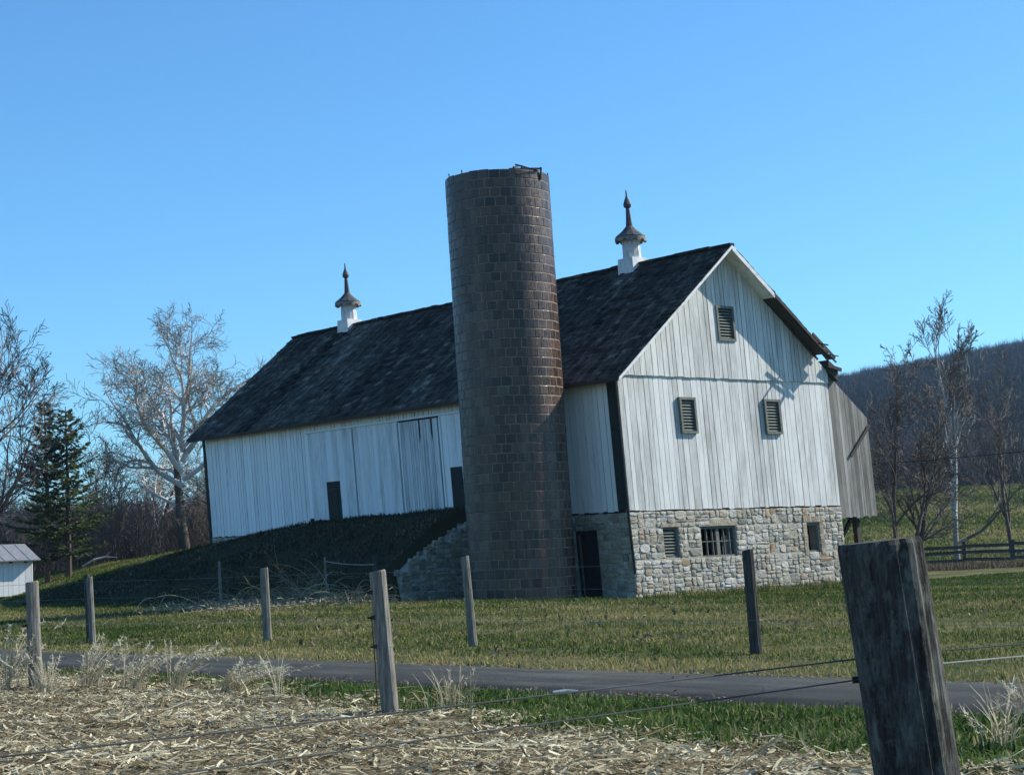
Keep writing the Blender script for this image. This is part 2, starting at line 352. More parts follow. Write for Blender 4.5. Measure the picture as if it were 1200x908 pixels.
def ridge_h(ang):                                             # hill crest height against azimuth x/y
    return np.interp(ang, [-.5, -.3, -.2, -.1, 0, .1, .17, .2, .24, .29, .34, .5, .8], [24, 22, 20, 22, 33, 63, 84, 89, 95, 103, 110, 124, 100])
az = np.linspace(-.75, .95, 260); rr = np.concatenate([np.linspace(262, 1400, 70), np.linspace(1450, 2400, 8)])
AZ, RR = np.meshgrid(az, rr)
crest = 1230.0
prof = np.where(RR < crest, sstep(-.25, 1.0, (RR - 262) / (crest - 262)) - sstep(-.25, 1, 0), 1 - .6 * sstep(crest, 2400, RR))
prof = np.where(RR < crest, prof / (1 - float(sstep(-.25, 1, 0))), prof)
HX, HY = AZ * RR, RR
def hill_z(AZ, RR, prof): return 5.5 + ridge_h(AZ) * prof + (3.5 * wob(AZ * RR, RR, 55) + 2 * wob(AZ * RR, RR, 21, 1)) * np.clip(prof * 4, 0, 1) - 6 * (RR < 270)
HZ = hill_z(AZ, RR, prof)
nx = len(az); ii = (np.arange(len(rr) - 1)[:, None] * nx + np.arange(nx - 1)[None]).ravel()
hill = mesh_np('hill', np.stack([HX.ravel(), HY.ravel(), HZ.ravel()], 1), np.stack([ii, ii + 1, ii + nx + 1, ii + nx], 1), M['hill']); tag(hill, kind='structure')
def hill_at(x, y):
    p = np.where(y < crest, (sstep(-.25, 1.0, (y - 262) / (crest - 262)) - float(sstep(-.25, 1, 0))) / (1 - float(sstep(-.25, 1, 0))), 1 - .6 * sstep(crest, 2400, y))
    return hill_z(x / y, y, p)

us = np.arange(-120, 160, .5); rows = []
for j, (vv, dz) in enumerate([(-28.46, -.09), (-28.40, -.005), (-27.6, .02), (-26.9, .028), (-26.2, .02), (-25.55, -.005), (-25.50, -.09)]):
    e = (.09 * wob(us, us * 0 + j // 4, .8, 3) + .12 * wob(us, us * 0 + j // 4, 4.1, 5)) if j in (0, 1, 5, 6) else 0
    x, y = xy(us, vv + e); rows.append(np.stack([x, y, np.full_like(x, dz)], 1))
R = np.concatenate(rows); n = len(us); ii = (np.arange(6)[:, None] * n + np.arange(n - 1)[None]).ravel()
road = mesh_np('road', R, np.stack([ii, ii + 1, ii + n + 1, ii + n], 1), M['asphalt']); tag(road, kind='structure')

# ------------------------------------------------------------------ barn
barn = thing('barn', BASE, 'large old white bank barn with dark shingle roof, louvred vents and stone lower storey', 'barn', rz=YAW)
def lean(x, y, z): return (x - K * z * CY, y + K * z * SY, z)  # barn axes: x along the gable, y along the ridge
def B(mb, name, mat, parent=barn, smooth=False): return mb.build(name, mat, parent, lean, smooth)
def roofz(v): return H3 - abs(v - BS) * SLOPE

def board_wall(mb, plane, a0, a1, zlo, ztop, holes=(), wmin=.19, wmax=.34, gap=(.014, .036), th=.022, out=0.0, jit=.004, tf=None, zj=.02):
    """boards on the gable ('g': a=x, faces -y) or the long front ('f': a=y, faces -x)"""
    cuts = sorted({a0, a1, *[h for q in holes for h in q[:2] if a0 < h < a1], *([BS] if plane == 'g' and a0 < BS < a1 else [])})
    for c0, c1 in zip(cuts, cuts[1:]):
        e = [c0]
        while e[-1] < c1 - wmax: e.append(e[-1] + rng.uniform(wmin, wmax))
        e.append(c1)
        if len(e) > 2 and e[-1] - e[-2] < wmin * .6: e.pop(-2)
        for p, q in zip(e, e[1:]):
            g_ = rng.uniform(*gap); p2, q2 = p + g_ / 2, q - g_ / 2
            if q2 - p2 < .02: continue
            mid = (p + q) / 2; iv = [[zlo + rng.uniform(-zj, zj), None]]; top = None
            segs = []; z = zlo + rng.uniform(-zj, zj)
            for h in sorted([h for h in holes if h[0] - 1e-6 <= mid <= h[1] + 1e-6], key=lambda h: h[2]):
                if h[2] > z + .03: segs.append((z, h[2], False))
                z = max(z, h[3])
            segs.append((z, None, True))
            o = out + rng.uniform(-jit, jit); tn = rng.uniform(-1, 1) if tf is None else tf(mid)
            for zb, zt, last in segs:
                tp, tq = (ztop(p2), ztop(q2)) if last else (zt, zt)
                if min(tp, tq) < zb + .03: continue
                if plane == 'g':
                    mb.hexa([(p2, -th - o, zb), (q2, -th - o, zb), (q2, -o, zb), (p2, -o, zb), (p2, -th - o, tp), (q2, -th - o, tq), (q2, -o, tq), (p2, -o, tp)], tn)
                else:
                    mb.hexa([(-th - o, q2, zb), (-th - o, p2, zb), (-o, p2, zb), (-o, q2, zb), (-th - o, q2, tq), (-th - o, p2, tp), (-o, p2, tp), (-o, q2, tq)], tn)

LV = [(5.16, 5.92, 8.90, 10.02), (2.86, 3.52, 5.60, 6.72), (7.2, 7.9, 5.61, 6.74)]
gtop = lambda v: roofz(v) - .02
TIER = 7.49
mb = MB(); board_wall(mb, 'g', 0.03, 10.86, H1 + .06, lambda v: min(gtop(v), TIER + .02), LV, tf=lambda a: rng.uniform(-1, 1))
board_wall(mb, 'g', 0.25, 10.86, TIER, gtop, LV, out=.055, zj=.012)
B(mb, 'gable_siding', M['gable'])
# near-black sheets added inside so gaps and windows look unlit
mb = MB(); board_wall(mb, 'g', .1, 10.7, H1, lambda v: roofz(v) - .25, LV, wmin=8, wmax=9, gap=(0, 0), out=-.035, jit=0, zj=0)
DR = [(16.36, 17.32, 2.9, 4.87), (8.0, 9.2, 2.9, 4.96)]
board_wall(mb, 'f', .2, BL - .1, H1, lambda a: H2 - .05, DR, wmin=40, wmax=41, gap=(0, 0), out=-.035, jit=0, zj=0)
mb.box(.2, BW - .1, .3, BL - .3, H1 - .12, H1 - .02); mb.box(BW - .36, BW - .31, .46, 6, -.2, H1 - .13); mb.box(BW - .14, BW - .06, .3, BL - .2, 0, H1)  # floor keeps the lower storey dark; black panel darkens the small window
mb.box(.2, BW - .1, BL - .14, BL - .06, -.2, H2); B(mb, 'added_dark_sheets', M['black'])

# front boards, left of the doors, above them and right of the silo
mb = MB()
board_wall(mb, 'f', .46, 8.3, H1 + .06, lambda a: H2, [(8.0, 9.2, 2.9, 4.96)], .19, .32, (.016, .040))
board_wall(mb, 'f', 18.47, BL - .02, H1 + .06, lambda a: H2, [(18.47, 18.75, 2.9, 3.45)], .19, .34, (.018, .042))
board_wall(mb, 'f', 8.3, 18.47, 6.98, lambda a: H2, (), .17, .32, (.018, .042))
B(mb, 'front_siding', M['front'])
mb = MB(); mb.bar((-.10, 8.3, 6.96), (-.10, 18.6, 6.96), .07, .07, .3); B(mb, 'door_rail', M['front'])
for nm, a0, a1, z0, mt, lab in (('sliding_door', 15.25, 18.42, 3.06, 'door', None), ('sliding_door', 12.22, 15.21, 3.08, 'door', None), ('sliding_door', 9.72, 12.16, 3.1, 'door', 'greyer sliding door with cracked boards along its top'), ('sliding_door', 8.32, 9.66, 3.1, 'front', None)):
    mb = MB(); holes = [(16.36, 17.32, 2.9, 4.87)] if a0 > 15 else ([(8.32, 9.2, 2.9, 4.96)] if a0 < 9 else [])
    worn = lab is not None
    def ztop(a, w=worn): return 6.90 - ((.0 if rng.random() < .55 else rng.uniform(.15, .9)) if w else 0)
    if worn:
        e = a0
        while e < a1 - .1:
            w_ = min(rng.uniform(.07, .22), a1 - e); zt = 6.86 if w_ > .125 else 6.86 - rng.uniform(.25, 1.3)
            cut = zt < 6.8; zt2 = zt + (rng.uniform(-.5, .5) if cut else 0); zt2 = min(zt2, 6.86); xo = -.075 - rng.uniform(0, .012); p_, q_ = e + rng.uniform(.004, .016), e + w_ - rng.uniform(.004, .016); zb, zb2 = 3.1 + (rng.uniform(0, .35) if rng.random() < .3 else 0), 3.1
            mb.hexa([(xo, q_, zb), (xo, p_, zb2), (-.045, p_, zb2), (-.045, q_, zb), (xo, q_, zt), (xo, p_, zt2), (-.045, p_, zt2), (-.045, q_, zt)], rng.uniform(-2.2, -.2)); e += w_
    else: board_wall(mb, 'f', a0, a1, z0, lambda a: 6.92, holes, .2, .42, (.003, .010), out=.045, jit=.004, zj=.05)
    mb.box(-.10, -.0805, a0 + .02, a0 + .12, z0 + .05, 6.86, .2)
    if a0 < 12: mb.box(-.10, -.0805, a1 - .12, a1 - .02, z0 + .05, 6.86, .3)
    o = B(mb, nm, M['door'] if mt == 'door' else M['front'])
    if lab: o['label'] = lab
    if worn:
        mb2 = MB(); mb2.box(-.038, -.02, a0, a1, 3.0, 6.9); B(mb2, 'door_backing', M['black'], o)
mb = MB(); mb.box(-.05, -.02, 16.38, 17.30, 3.0, 4.85); mb.box(-.062, -.0505, 16.6, 16.66, 3.1, 4.8); B(mb, 'wicket_door', M['dark'])
mb = MB(); mb.box(-.05, -.02, 8.02, 9.18, 3.1, 4.94); mb.box(-.062, -.0505, 8.5, 8.56, 3.2, 4.9); B(mb, 'side_door', M['dark'])
# dark corner strips, the near one partly painted shadow, and downspout
mb = MB(); mb.box(-.07, -.02, .03, .43, H1 + .12, H2 + .02); B(mb, 'dark_corner_strip', M['dark'])
mb = MB(); mb.box(-.07, -.02, BL - .02, BL + .16, H1 - .3, H2); B(mb, 'dark_corner_strip', M['dark'])
mb = MB(); mb.tube([(-.12, -.06, 7.5), (-.10, -.07, H1), (-.06, -.09, .85)], .045, 8); B(mb, 'downspout', M['dark'])

# louvred vents
for (a0, a1, z0, z1) in LV:
    mb = MB(); yo = -.13
    for q in ((a0 - .07, a0 + .02, z0 - .06, z1 + .07), (a1 - .02, a1 + .07, z0 - .06, z1 + .07), (a0 + .021, a1 - .021, z1 - .02, z1 + .069), (a0 + .021, a1 - .021, z0 - .059, z0 + .02)):
        mb.box(q[0], q[1], yo, .02, q[2], q[3])
    fr = B(mb, 'louvre_vent', M['frame'])
    mb = MB(); n = 10
    for i in range(n):
        z = z0 + .04 + (z1 - z0 - .06) * (i + .5) / n
        mb.hexa([(a0 + .02, -.085, z - .05), (a1 - .02, -.085, z - .05), (a1 - .02, -.075, z - .045), (a0 + .02, -.075, z - .045), (a0 + .02, -.01, z + .028), (a1 - .02, -.01, z + .028), (a1 - .02, 0, z + .033), (a0 + .02, 0, z + .033)], rng.uniform(-1, 1))
    B(mb, 'slats', M['slats'], fr)

# stone storey: individual stones bedded in mortar
def rubble(mb, place, a0, a1, z0, z1, smin=.16, smax=.62, hmin=.10, hmax=.30, holes=(), ztop=None, wild=1.0):
    def stone(p0, p1, q0, q1):
        if holes and any(p0 < h[1] and p1 > h[0] and q0 < h[3] and q1 > h[2] for h in holes): return
        if ztop and q1 > ztop((p0 + p1) / 2) + .04: return
        cx, cz, hw, hh = (p0 + p1) / 2, (q0 + q1) / 2, (p1 - p0) / 2 - .007, (q1 - q0) / 2 - .007
        if hw < .02 or hh < .02: return
        n = 9; ring = []; e = rng.uniform(4.5, 14); ph = rng.uniform(0, 1); sk = rng.uniform(-.26, .26) * wild
        for k in range(n):
            a = 2 * math.pi * (k + ph) / n; c, s_ = math.cos(a), math.sin(a)
            r = (abs(c) ** e + abs(s_) ** e) ** (-1 / e) * rng.uniform(.86, 1.10)
            ring.append((cx + c * r * hw + sk * s_ * r * hh, cz + s_ * r * hh))
        d = rng.uniform(.010, .032); tn = min(1, max(.001, rng.choice([rng.gauss(.45, .18), rng.gauss(.6, .15), rng.gauss(.85, .05), rng.gauss(.25, .1), rng.uniform(.9, 1)] if rng.random() < .8 else [.55])))
        tx, tz = rng.uniform(-.09, .09), rng.uniform(-.07, .07)
        vs_ = [place(p, q, -.03) for p, q in ring] + [place(cx + (p - cx) * .97, cz + (q - cz) * .97, d * .55 + (p - cx) * tx + (q - cz) * tz) for p, q in ring] + [place(cx + (p - cx) * .88, cz + (q - cz) * .86, d + (p - cx) * tx + (q - cz) * tz) for p, q in ring] + [place(cx, cz, d + rng.uniform(-.005, .02))]
        fs = []
        for k in range(n):
            k2 = (k + 1) % n
            fs += [(k, k2, n + k2, n + k), (n + k, n + k2, 2 * n + k2, 2 * n + k), (2 * n + k, 2 * n + k2, 3 * n)]
        mb.add(vs_, fs, tn)
    def split(p0, p1, q0, q1, dep=0):
        w, h = p1 - p0, q1 - q0
        big = rng.random() < .10
        if (w > smax or (w > smin * 2.0 and w > h * 1.1 and rng.random() < .62)) and not (big and w < smax * 1.3) and w >= h * .8:
            c = p0 + w * rng.uniform(.36, .64); split(p0, c, q0, q1); split(c, p1, q0, q1); return
        if h > hmax or (h > hmin * 2.0 and rng.random() < .55):
            c = q0 + h * rng.uniform(.36, .64); split(p0, p1, q0, c); split(p0, p1, c, q1); return
        if w > smax:
            c = p0 + w * rng.uniform(.36, .64); split(p0, c, q0, q1); split(c, p1, q0, q1); return
        stone(p0, p1, q0, q1)
    cz = sorted({z0, z1, *[h[i] for h in holes for i in (2, 3) if z0 < h[i] < z1]}); ca = sorted({a0, a1, *[h[i] for h in holes for i in (0, 1) if a0 < h[i] < a1]})
    if not holes: split(a0, a1, z0, z1); return
    for q0, q1 in zip(cz, cz[1:]):
        a = a0
        act = sorted([h for h in holes if h[2] < q1 - 1e-6 and h[3] > q0 + 1e-6])
        for h in act:
            if h[0] > a: split(a, h[0], q0, q1)
            a = h[1]
        if a < a1: split(a, a1, q0, q1)
SW = [(1.48, 2.2, 1.32, 2.36), (3.3, 5.05, 1.28, 2.34), (8.82, 9.5, 1.27, 2.32)]
SD = [(1.62, 2.72, -.3, 2.36)]
mb = MB(); rubble(mb, lambda a, z, d: (a, -d - .02, z), -.02, 10.88, -.5, H1 + .02, .20, .78, .11, .38, holes=SW)
rubble(mb, lambda a, z, d: (-d - .02, a, z), -.02, RET_U + .4, -.5, H1 + .02, .25, .8, .16, .42, holes=SD, wild=.3)
rubble(mb, lambda a, z, d: (-d - .02, a, z), 17, BL + .1, 1.9, H1 + .04, .2, .7, .12, .4)
rubble(mb, lambda a, z, d: (BW + .08 + d, a, z), -.02, 2.5, -.5, H1, .25, .8, .16, .42)
stn = B(mb, 'stone_wall', M['stone'])
mb = MB()
def wallcells(plane, a0, a1, z0, z1, holes):
    ca = sorted({a0, a1, *[x for h in holes for x in h[:2]]}); czs = sorted({z0, z1, *[min(max(x, z0), z1) for h in holes for x in h[2:]]})
    for p0, p1 in zip(ca, ca[1:]):
        for q0, q1 in zip(czs, czs[1:]):
            if any(h[0] < (p0 + p1) / 2 < h[1] and h[2] < (q0 + q1) / 2 < h[3] for h in holes): continue
            if plane == 'g': mb.box(p0, p1, -.018, .45, q0, q1)
            else: mb.box(-.018, .45, p0, p1, q0, q1)
wallcells('g', .0, BW + .07, -.5, H1, SW); wallcells('f', .452, BL + .05, -.5, H1, SD)
mb.box(BW - .3, BW + .075, .452, 3, -.5, H1)
B(mb, 'mortar_core', M['mortar'], stn)
# window joinery
def win_frame(h, bars, nm):
    mb = MB(); a0, a1, z0, z1 = h
    mb.box(a0 - .005, a0 + .07, .05, .15, z0, z1); mb.box(a1 - .07, a1 + .005, .05, .15, z0, z1)
    mb.box(a0 + .0701, a1 - .0701, .05, .15, z1 - .09, z1 + .005); mb.box(a0 + .0701, a1 - .0701, .03, .15, z0 - .005, z0 + .06)
    for x, w in bars: mb.box(x - w / 2, x + w / 2, .06, .14, z0 + .0601, z1 - .0901)
    return B(mb, nm, M['frame'], stn)
f1 = win_frame(SW[0], [], 'louvre_window'); mb = MB()
for i in range(8):
    z = 1.40 + .85 * (i + .5) / 8
    mb.hexa([(1.55, .03, z - .045), (2.13, .03, z - .045), (2.13, .04, z - .04), (1.55, .04, z - .04), (1.55, .13, z + .03), (2.13, .13, z + .03), (2.13, .14, z + .035), (1.55, .14, z + .035)])
B(mb, 'slats', M['slats'], f1)
f2 = win_frame(SW[1], [(4.2, .16), (3.66, .03), (3.95, .03), (4.52, .03), (4.8, .03)], 'barred_window')
mb = MB(); mb.box(3.37, 4.12, .075, .125, 1.8, 1.83); mb.box(4.28, 4.98, .075, .125, 1.8, 1.83); mb.box(4.5, 4.9, .16, .17, 1.35, 2.0); B(mb, 'window_bars', M['frame'], f2)
f3 = win_frame(SW[2], [], 'small_window'); mb = MB()
# brick reveal round the small window
for i in range(11):
    z = 1.2 + i * .105
    for a in (8.72 - rng.uniform(0, .03), 9.6 + rng.uniform(0, .03)): mb.box(a - .1, a + .1, -.06, .02, z, z + .092, rng.uniform(-1, 1))
for i in range(9): mb.box(8.66 + i * .115, 8.765 + i * .115, -.062, .02, 2.36, 2.56, rng.uniform(-1, 1))
M['brick'] = simple('old_brick', [(.3, (.22, .175, .13)), (.7, (.40, .33, .24))], s=9, amt=.3, bmp=.4)
B(mb, 'brick_surround', M['brick'], f3)
mb = MB()
for x0, x1 in ((1.36, 2.32), (3.2, 5.15)): mb.box(x0, x1, -.05, .06, (2.36 if x0 < 2 else 2.34), 2.47, 0.1)
B(mb, 'lintel', M['brick'])
mb = MB(); mb.box(.0, .06, 1.63, 1.72, -.2, 2.34); mb.box(.0, .06, 2.62, 2.71, -.2, 2.34); mb.box(.0, .06, 1.721, 2.619, 2.24, 2.34); B(mb, 'stable_door_frame', M['black'])
mb = MB(); mb.box(.12, .16, 1.74, 2.6, -.2, 2.22); B(mb, 'stable_door', M['black'])

# forebay hanging over the stone wall on the far side
FV = 13.0; FZ = 2.48
mb = MB(); board_wall(mb, 'g', 10.88, FV, FZ, lambda v: roofz(v) - .02, (), .12, .26, (.006, .016), out=-.03, zj=.04)
e = .1
while e < BL:
    w_ = rng.uniform(.16, .3); mb.box(FV, FV + .03, e, e + w_ - .012, FZ, roofz(FV) - .05, rng.uniform(-1, 1)); e += w_
fb = B(mb, 'forebay_siding', M['grey'])
mb = MB(); mb.box(BW, FV - .02, .04, BL, FZ + .05, FZ + .2); B(mb, 'forebay_floor', M['soot'], fb)
for a in (.6, 6.8, 13, 19.4, 25.8):
    mb = MB(); mb.box(12.45, 12.65, a, a + .2, -.3, FZ + .04); mb.bar((10.9, a + .1, .9), (12.3, a + .1, FZ), .12, .12); B(mb, 'forebay_post', M['soot'], fb)
mb = MB()
mb.bar((11.75, -.05, 4.75), (13.05, -.05, 5.95), .03, .12, -.9); B(mb, 'forebay_shadow_bar', M['soot'], fb)  # dark bar drawn in place of a diagonal shadow on the forebay

# roof: shingle courses on a deck
OV, EV = .72, .55
TH = .10
def shingles(mb, side, v_from, u0, u1, nrow, v_to, dead=None):
    # side +1: front slope (eave at low v), -1 rear
    L = abs(v_to - v_from)
    for r in range(nrow):
        va_ = v_from + (v_to - v_from) * r / nrow; vb_ = v_from + (v_to - v_from) * (r + 1.18) / nrow
        u = u0 - rng.uniform(0, .3)
        while u < u1:
            w_ = rng.uniform(.22, .5); p, q = max(u, u0 - rng.uniform(0, .03)), min(u + w_ - .008, u1 + rng.uniform(0, .03)); u += w_
            if q - p < .05 or (dead and dead((p + q) / 2, va_)): continue
            lift = rng.uniform(.018, .045) + (rng.uniform(.02, .06) if rng.random() < .06 else 0)
            za, zb = roofz(va_) + TH + lift, roofz(vb_) + TH + .004
            band = 1.0 * math.exp(-((p - 20.6) / 1.1) ** 2) - .8 * math.exp(-((p - 22.6) / .55) ** 2) + .3 * math.sin(p * 1.9) + .25 * math.sin(p * .7 + 1)
            tn = rng.gauss(0, .55) + band + (rng.uniform(1.5, 4) if rng.random() < .02 else 0)
            sk = rng.uniform(-.025, .025)
            mb.add([(va_ + sk, p, za), (va_ + sk, q, za), (vb_, q, zb), (vb_, p, zb), (va_ + sk, p, za - lift - .01), (va_ + sk, q, za - lift - .01)], [(0, 3, 2, 1) if side > 0 else (0, 1, 2, 3), (0, 1, 5, 4), (3, 0, 4), (1, 2, 5)], tn)
mb = MB(); shingles(mb, 1, -EV, -OV + .02, BL + OV, 31, BS)
def dead(u, v): return u < 2.5 and v > 10.3 - .25 * math.sin(u * 3)
shingles(mb, -1, FV + .35, -OV + .02, BL + OV, 30, BS, dead)
u = -OV
while u < BL + OV - .1:
    w_ = min(rng.uniform(.35, 1.1), BL + OV - u); dz_ = rng.uniform(-.02, .02) + (.04 if rng.random() < .08 else 0)
    mb.bar((BS, u, H3 + TH + .03 + dz_), (BS, u + w_, H3 + TH + .03 + dz_ + rng.uniform(-.02, .02)), .24, .10, rng.gauss(-.4, .4)); u += w_
roof = B(mb, 'roof', M['shingle'])
mb = MB()
def slab(v0, v1, u0, u1, zt, zb):
    mb.hexa([(v0, u0, roofz(v0) + zb), (v1, u0, roofz(v1) + zb), (v1, u1, roofz(v1) + zb), (v0, u1, roofz(v0) + zb), (v0, u0, roofz(v0) + zt), (v1, u0, roofz(v1) + zt), (v1, u1, roofz(v1) + zt), (v0, u1, roofz(v0) + zt)])
slab(-EV, BS, -OV + .03, BL + OV, TH - .005, .02); slab(BS, 10.15, -OV + .03, 2.5, TH - .005, .02); slab(BS, FV + .3, 2.5, BL + OV, TH - .005, .02)
for u in np.arange(3, BL, .9): mb.bar((0, u, roofz(0) - .09), (BS - .1, u, roofz(BS - .1) - .09), .08, .14)
for u in np.arange(-.6, 2.4, .42): mb.bar((8.6, u, roofz(8.6) - .03), (10.3 + rng.uniform(-.1, .1), u, roofz(10.3) - .03), .06, .07)
B(mb, 'roof_deck', M['soot'], roof)
# rake boards and white soffit, torn away on the lower rear slope
mb = MB()
mb.hexa([(-EV, -OV, roofz(-EV) - .02), (BS, -OV, H3 - .02), (BS, -OV + .028, H3 - .02), (-EV, -OV + .028, roofz(-EV) - .02), (-EV, -OV, roofz(-EV) + TH - .01), (BS, -OV, H3 + TH - .01), (BS, -OV + .028, H3 + TH - .01), (-EV, -OV + .028, roofz(-EV) + TH - .01)])
mb.hexa([(BS, -OV, H3 - .10), (7.6, -OV, roofz(7.6) - .10), (7.6, -OV + .028, roofz(7.6) - .10), (BS, -OV + .028, H3 - .10), (BS, -OV, H3 + TH - .01), (7.6, -OV, roofz(7.6) + TH - .01), (7.6, -OV + .028, roofz(7.6) + TH - .01), (BS, -OV + .028, H3 + TH - .01)])
slab(-EV + .1, BS, -OV + .03, -.07, .012, -.02); slab(BS, 7.65, -OV + .03, -.07, .012, -.02)
B(mb, 'rake_trim', M['trimw'], roof)
mb = MB(); mb.hexa([(7.6, -OV - .004, roofz(7.6) - .05), (10.2, -OV - .004, roofz(10.2) - .05), (10.2, -OV + .028, roofz(10.2) - .05), (7.6, -OV + .028, roofz(7.6) - .05), (7.6, -OV - .004, roofz(7.6) + TH - .012), (10.2, -OV - .004, roofz(10.2) + TH - .012), (10.2, -OV + .028, roofz(10.2) + TH - .012), (7.6, -OV + .028, roofz(7.6) + TH - .012)]); B(mb, 'bare_rake', M['soot'], roof)
mb = MB(); mb.box(-EV + .02, -EV + .05, -OV + .1, BL + OV - .1, roofz(-EV) - .03, roofz(-EV) + TH - .03); B(mb, 'eave_fascia', M['soot'], roof)
# the scrap of roof left standing on the rear wall
mb = MB(); mb.hexa([(10.78, -.2, 7.92), (11.28, -.2, 7.56), (11.28, .4, 7.56), (10.78, .4, 7.92), (10.84, -.2, 8.34), (11.34, -.2, 8.02), (11.34, .4, 8.02), (10.84, .4, 8.34)])
mb.bar((10.72, -.24, 8.12), (11.4, -.28, 7.98), .1, .12); B(mb, 'roof_remnant', M['soot'], roof)
mb = MB(); mb.bar((9.3, -.86, roofz(9.3) + .02), (10.5, -.8, roofz(10.5) + .12), .04, .10); mb.bar((9.7, -.74, roofz(9.7)), (9.75, -1.15, roofz(9.7) - .1), .05, .05); mb.bar((10.2, -.66, roofz(10.2) + .02), (10.4, -1.05, roofz(10.4) + .08), .12, .03); mb.bar((9.85, -.7, roofz(9.85)), (10.6, -.75, roofz(10.6) + .05), .05, .05); B(mb, 'broken_lath', M['soot'], roof)

# cupolas on the ridge
def cupola(u, lab):
    mb = MB(); z0 = H3
    b0, b1 = .42, .39
    mb.hexa([(BS - b0, u - b0, z0 - .28), (BS + b0, u - b0, z0 - .28), (BS + b0, u + b0, z0 - .28), (BS - b0, u + b0, z0 - .28), (BS - b1, u - b1, z0 + .36), (BS + b1, u - b1, z0 + .36), (BS + b1, u + b1, z0 + .36), (BS - b1, u + b1, z0 + .36)])
    cu = B(mb, 'cupola', M['trimw'], barn); cu['label'] = lab
    mb = MB(); mb.lathe([(.36, z0 + .361), (.345, z0 + 1.0), (.39, z0 + 1.02), (.40, z0 + 1.10)], 12, (BS, u)); B(mb, 'drum', M['cupw'], cu)
    mb = MB(); mb.lathe([(.40, z0 + 1.08), (.54, z0 + 1.09), (.575, z0 + 1.13), (.575, z0 + 1.20), (.54, z0 + 1.22), (.31, z0 + 1.40), (.13, z0 + 1.60), (.10, z0 + 1.64)], 12, (BS, u)); B(mb, 'cap', M['cap'], cu)
    mb = MB()
    nn = 40
    for rad, dz in ((.52, .0), (.52, .10), (.59, .10), (.59, .0)):
        for k in range(nn):
            a = 2 * math.pi * k / nn; mb.v.append((BS + rad * math.cos(a), u + rad * math.sin(a), z0 + 1.05 + dz - (.075 if dz == 0 and k % 4 < 2 else 0)))
    for i in range(4):
        for k in range(nn): k2 = (k + 1) % nn; i2 = (i + 1) % 4; mb.f.append((i * nn + k, i * nn + k2, i2 * nn + k2, i2 * nn + k)); mb.t.append(0)
    B(mb, 'cap_trim', M['capt'], cu)
    mb = MB(); mb.lathe([(.13, z0 + 1.62), (.105, z0 + 1.84), (.075, z0 + 2.24), (.065, z0 + 2.28), (.13, z0 + 2.32), (.155, z0 + 2.42), (.12, z0 + 2.53), (.05, z0 + 2.70), (.035, z0 + 2.75), (.02, z0 + 2.96), (.004, z0 + 2.99)], 8, (BS, u)); B(mb, 'spire', M['cap'], cu)
    return cu
M['cupw'] = simple('cupola_paint', [(.3, (.38, .37, .35)), (.55, (.66, .66, .64))], (3, 3, 1), s=4)
M['cap'] = simple('cupola_lead', [(.3, (.035, .035, .04)), (.7, (.09, .085, .085))], s=9, rough=.6)
M['capt'] = simple('cupola_trim', [(.3, (.12, .10, .085)), (.7, (.34, .32, .29))], s=12)
cupola(4.3, 'near cupola'); cupola(22.7, 'far cupola')

# ------------------------------------------------------------------ silo
SU, SV, SR, SH = 2.91, -2.4, 1.77, 14.22
sx_, sy_ = xy(SU, SV); silo = thing('silo', (sx_, sy_, -.30), 'tall dark brown glazed tile silo standing before the barn', 'silo')
KS = .022
def ls(x, y, z): return (x - KS * z, y, z)
mb = MB(); rows_ = 46; rh = (SH + .25) / rows_; per = 31
for r in range(rows_):
    off = (r % 2) * .5 + rng.uniform(-.06, .06)
    for k in range(per):
        a0 = 2 * math.pi * (k + off) / per; a1 = 2 * math.pi * (k + 1 + off) / per
        ga = .009 / SR; z0 = r * rh + .010; z1 = (r + 1) * rh - .008
        if r == rows_ - 1: z1 -= rng.choice([0, 0, 0, .02, .05])
        ro = SR + rng.uniform(0, .008); tl = rng.uniform(-.003, .004); tl2 = rng.uniform(-.003, .004)
        a0 += ga; a1 -= ga; am = (a0 + a1) / 2
        P = lambda a, rad, z: (rad * math.cos(a), rad * math.sin(a), z)
        tn = min(1, max(.01, rng.gauss(.42, .25) if rng.random() < .95 else rng.uniform(.65, .95)))
        b_ = .022
        ri = SR - .02
        v_ = [P(a0, ri, z0), P(am, ri, z0), P(a1, ri, z0), P(a1, ri, z1), P(am, ri, z1), P(a0, ri, z1)]
        da, dz = .016 / SR, .016
        v_ += [P(a0, ro - b_ * .45, z0), P(am, ro - b_ * .45, z0), P(a1, ro - b_ * .45, z0), P(a1, ro - b_ * .45, z1), P(am, ro - b_ * .45, z1), P(a0, ro - b_ * .45, z1)]
        v_ += [P(a0 + da, ro + tl, z0 + dz), P(am, ro + .002 + (tl + tl2) / 2, z0 + dz), P(a1 - da, ro + tl2, z0 + dz), P(a1 - da, ro + tl2, z1 - dz), P(am, ro + .002, z1 - dz), P(a0 + da, ro + tl, z1 - dz)]
        f_ = []
        for s_ in range(6):
            s2 = (s_ + 1) % 6; f_ += [(s_, s2, 6 + s2, 6 + s_), (6 + s_, 6 + s2, 12 + s2, 12 + s_)]
        f_ += [(12, 13, 16, 17), (13, 14, 15, 16)]
        mb.add(v_, f_, tn)
sw = mb.build('tile_wall', M['tile'], silo, ls)
mb = MB(); b = 0; n = 96
for rad, z in ((SR - .0042, 0), (SR - .0042, SH + .22), (SR - .16, SH + .22), (SR - .16, 0)):
    for k in range(n): a = 2 * math.pi * k / n; mb.v.append((rad * math.cos(a), rad * math.sin(a), z))
for i in range(3):
    for k in range(n): k2 = (k + 1) % n; mb.f.append((i * n + k, i * n + k2, (i + 1) * n + k2, (i + 1) * n + k)); mb.t.append(0)
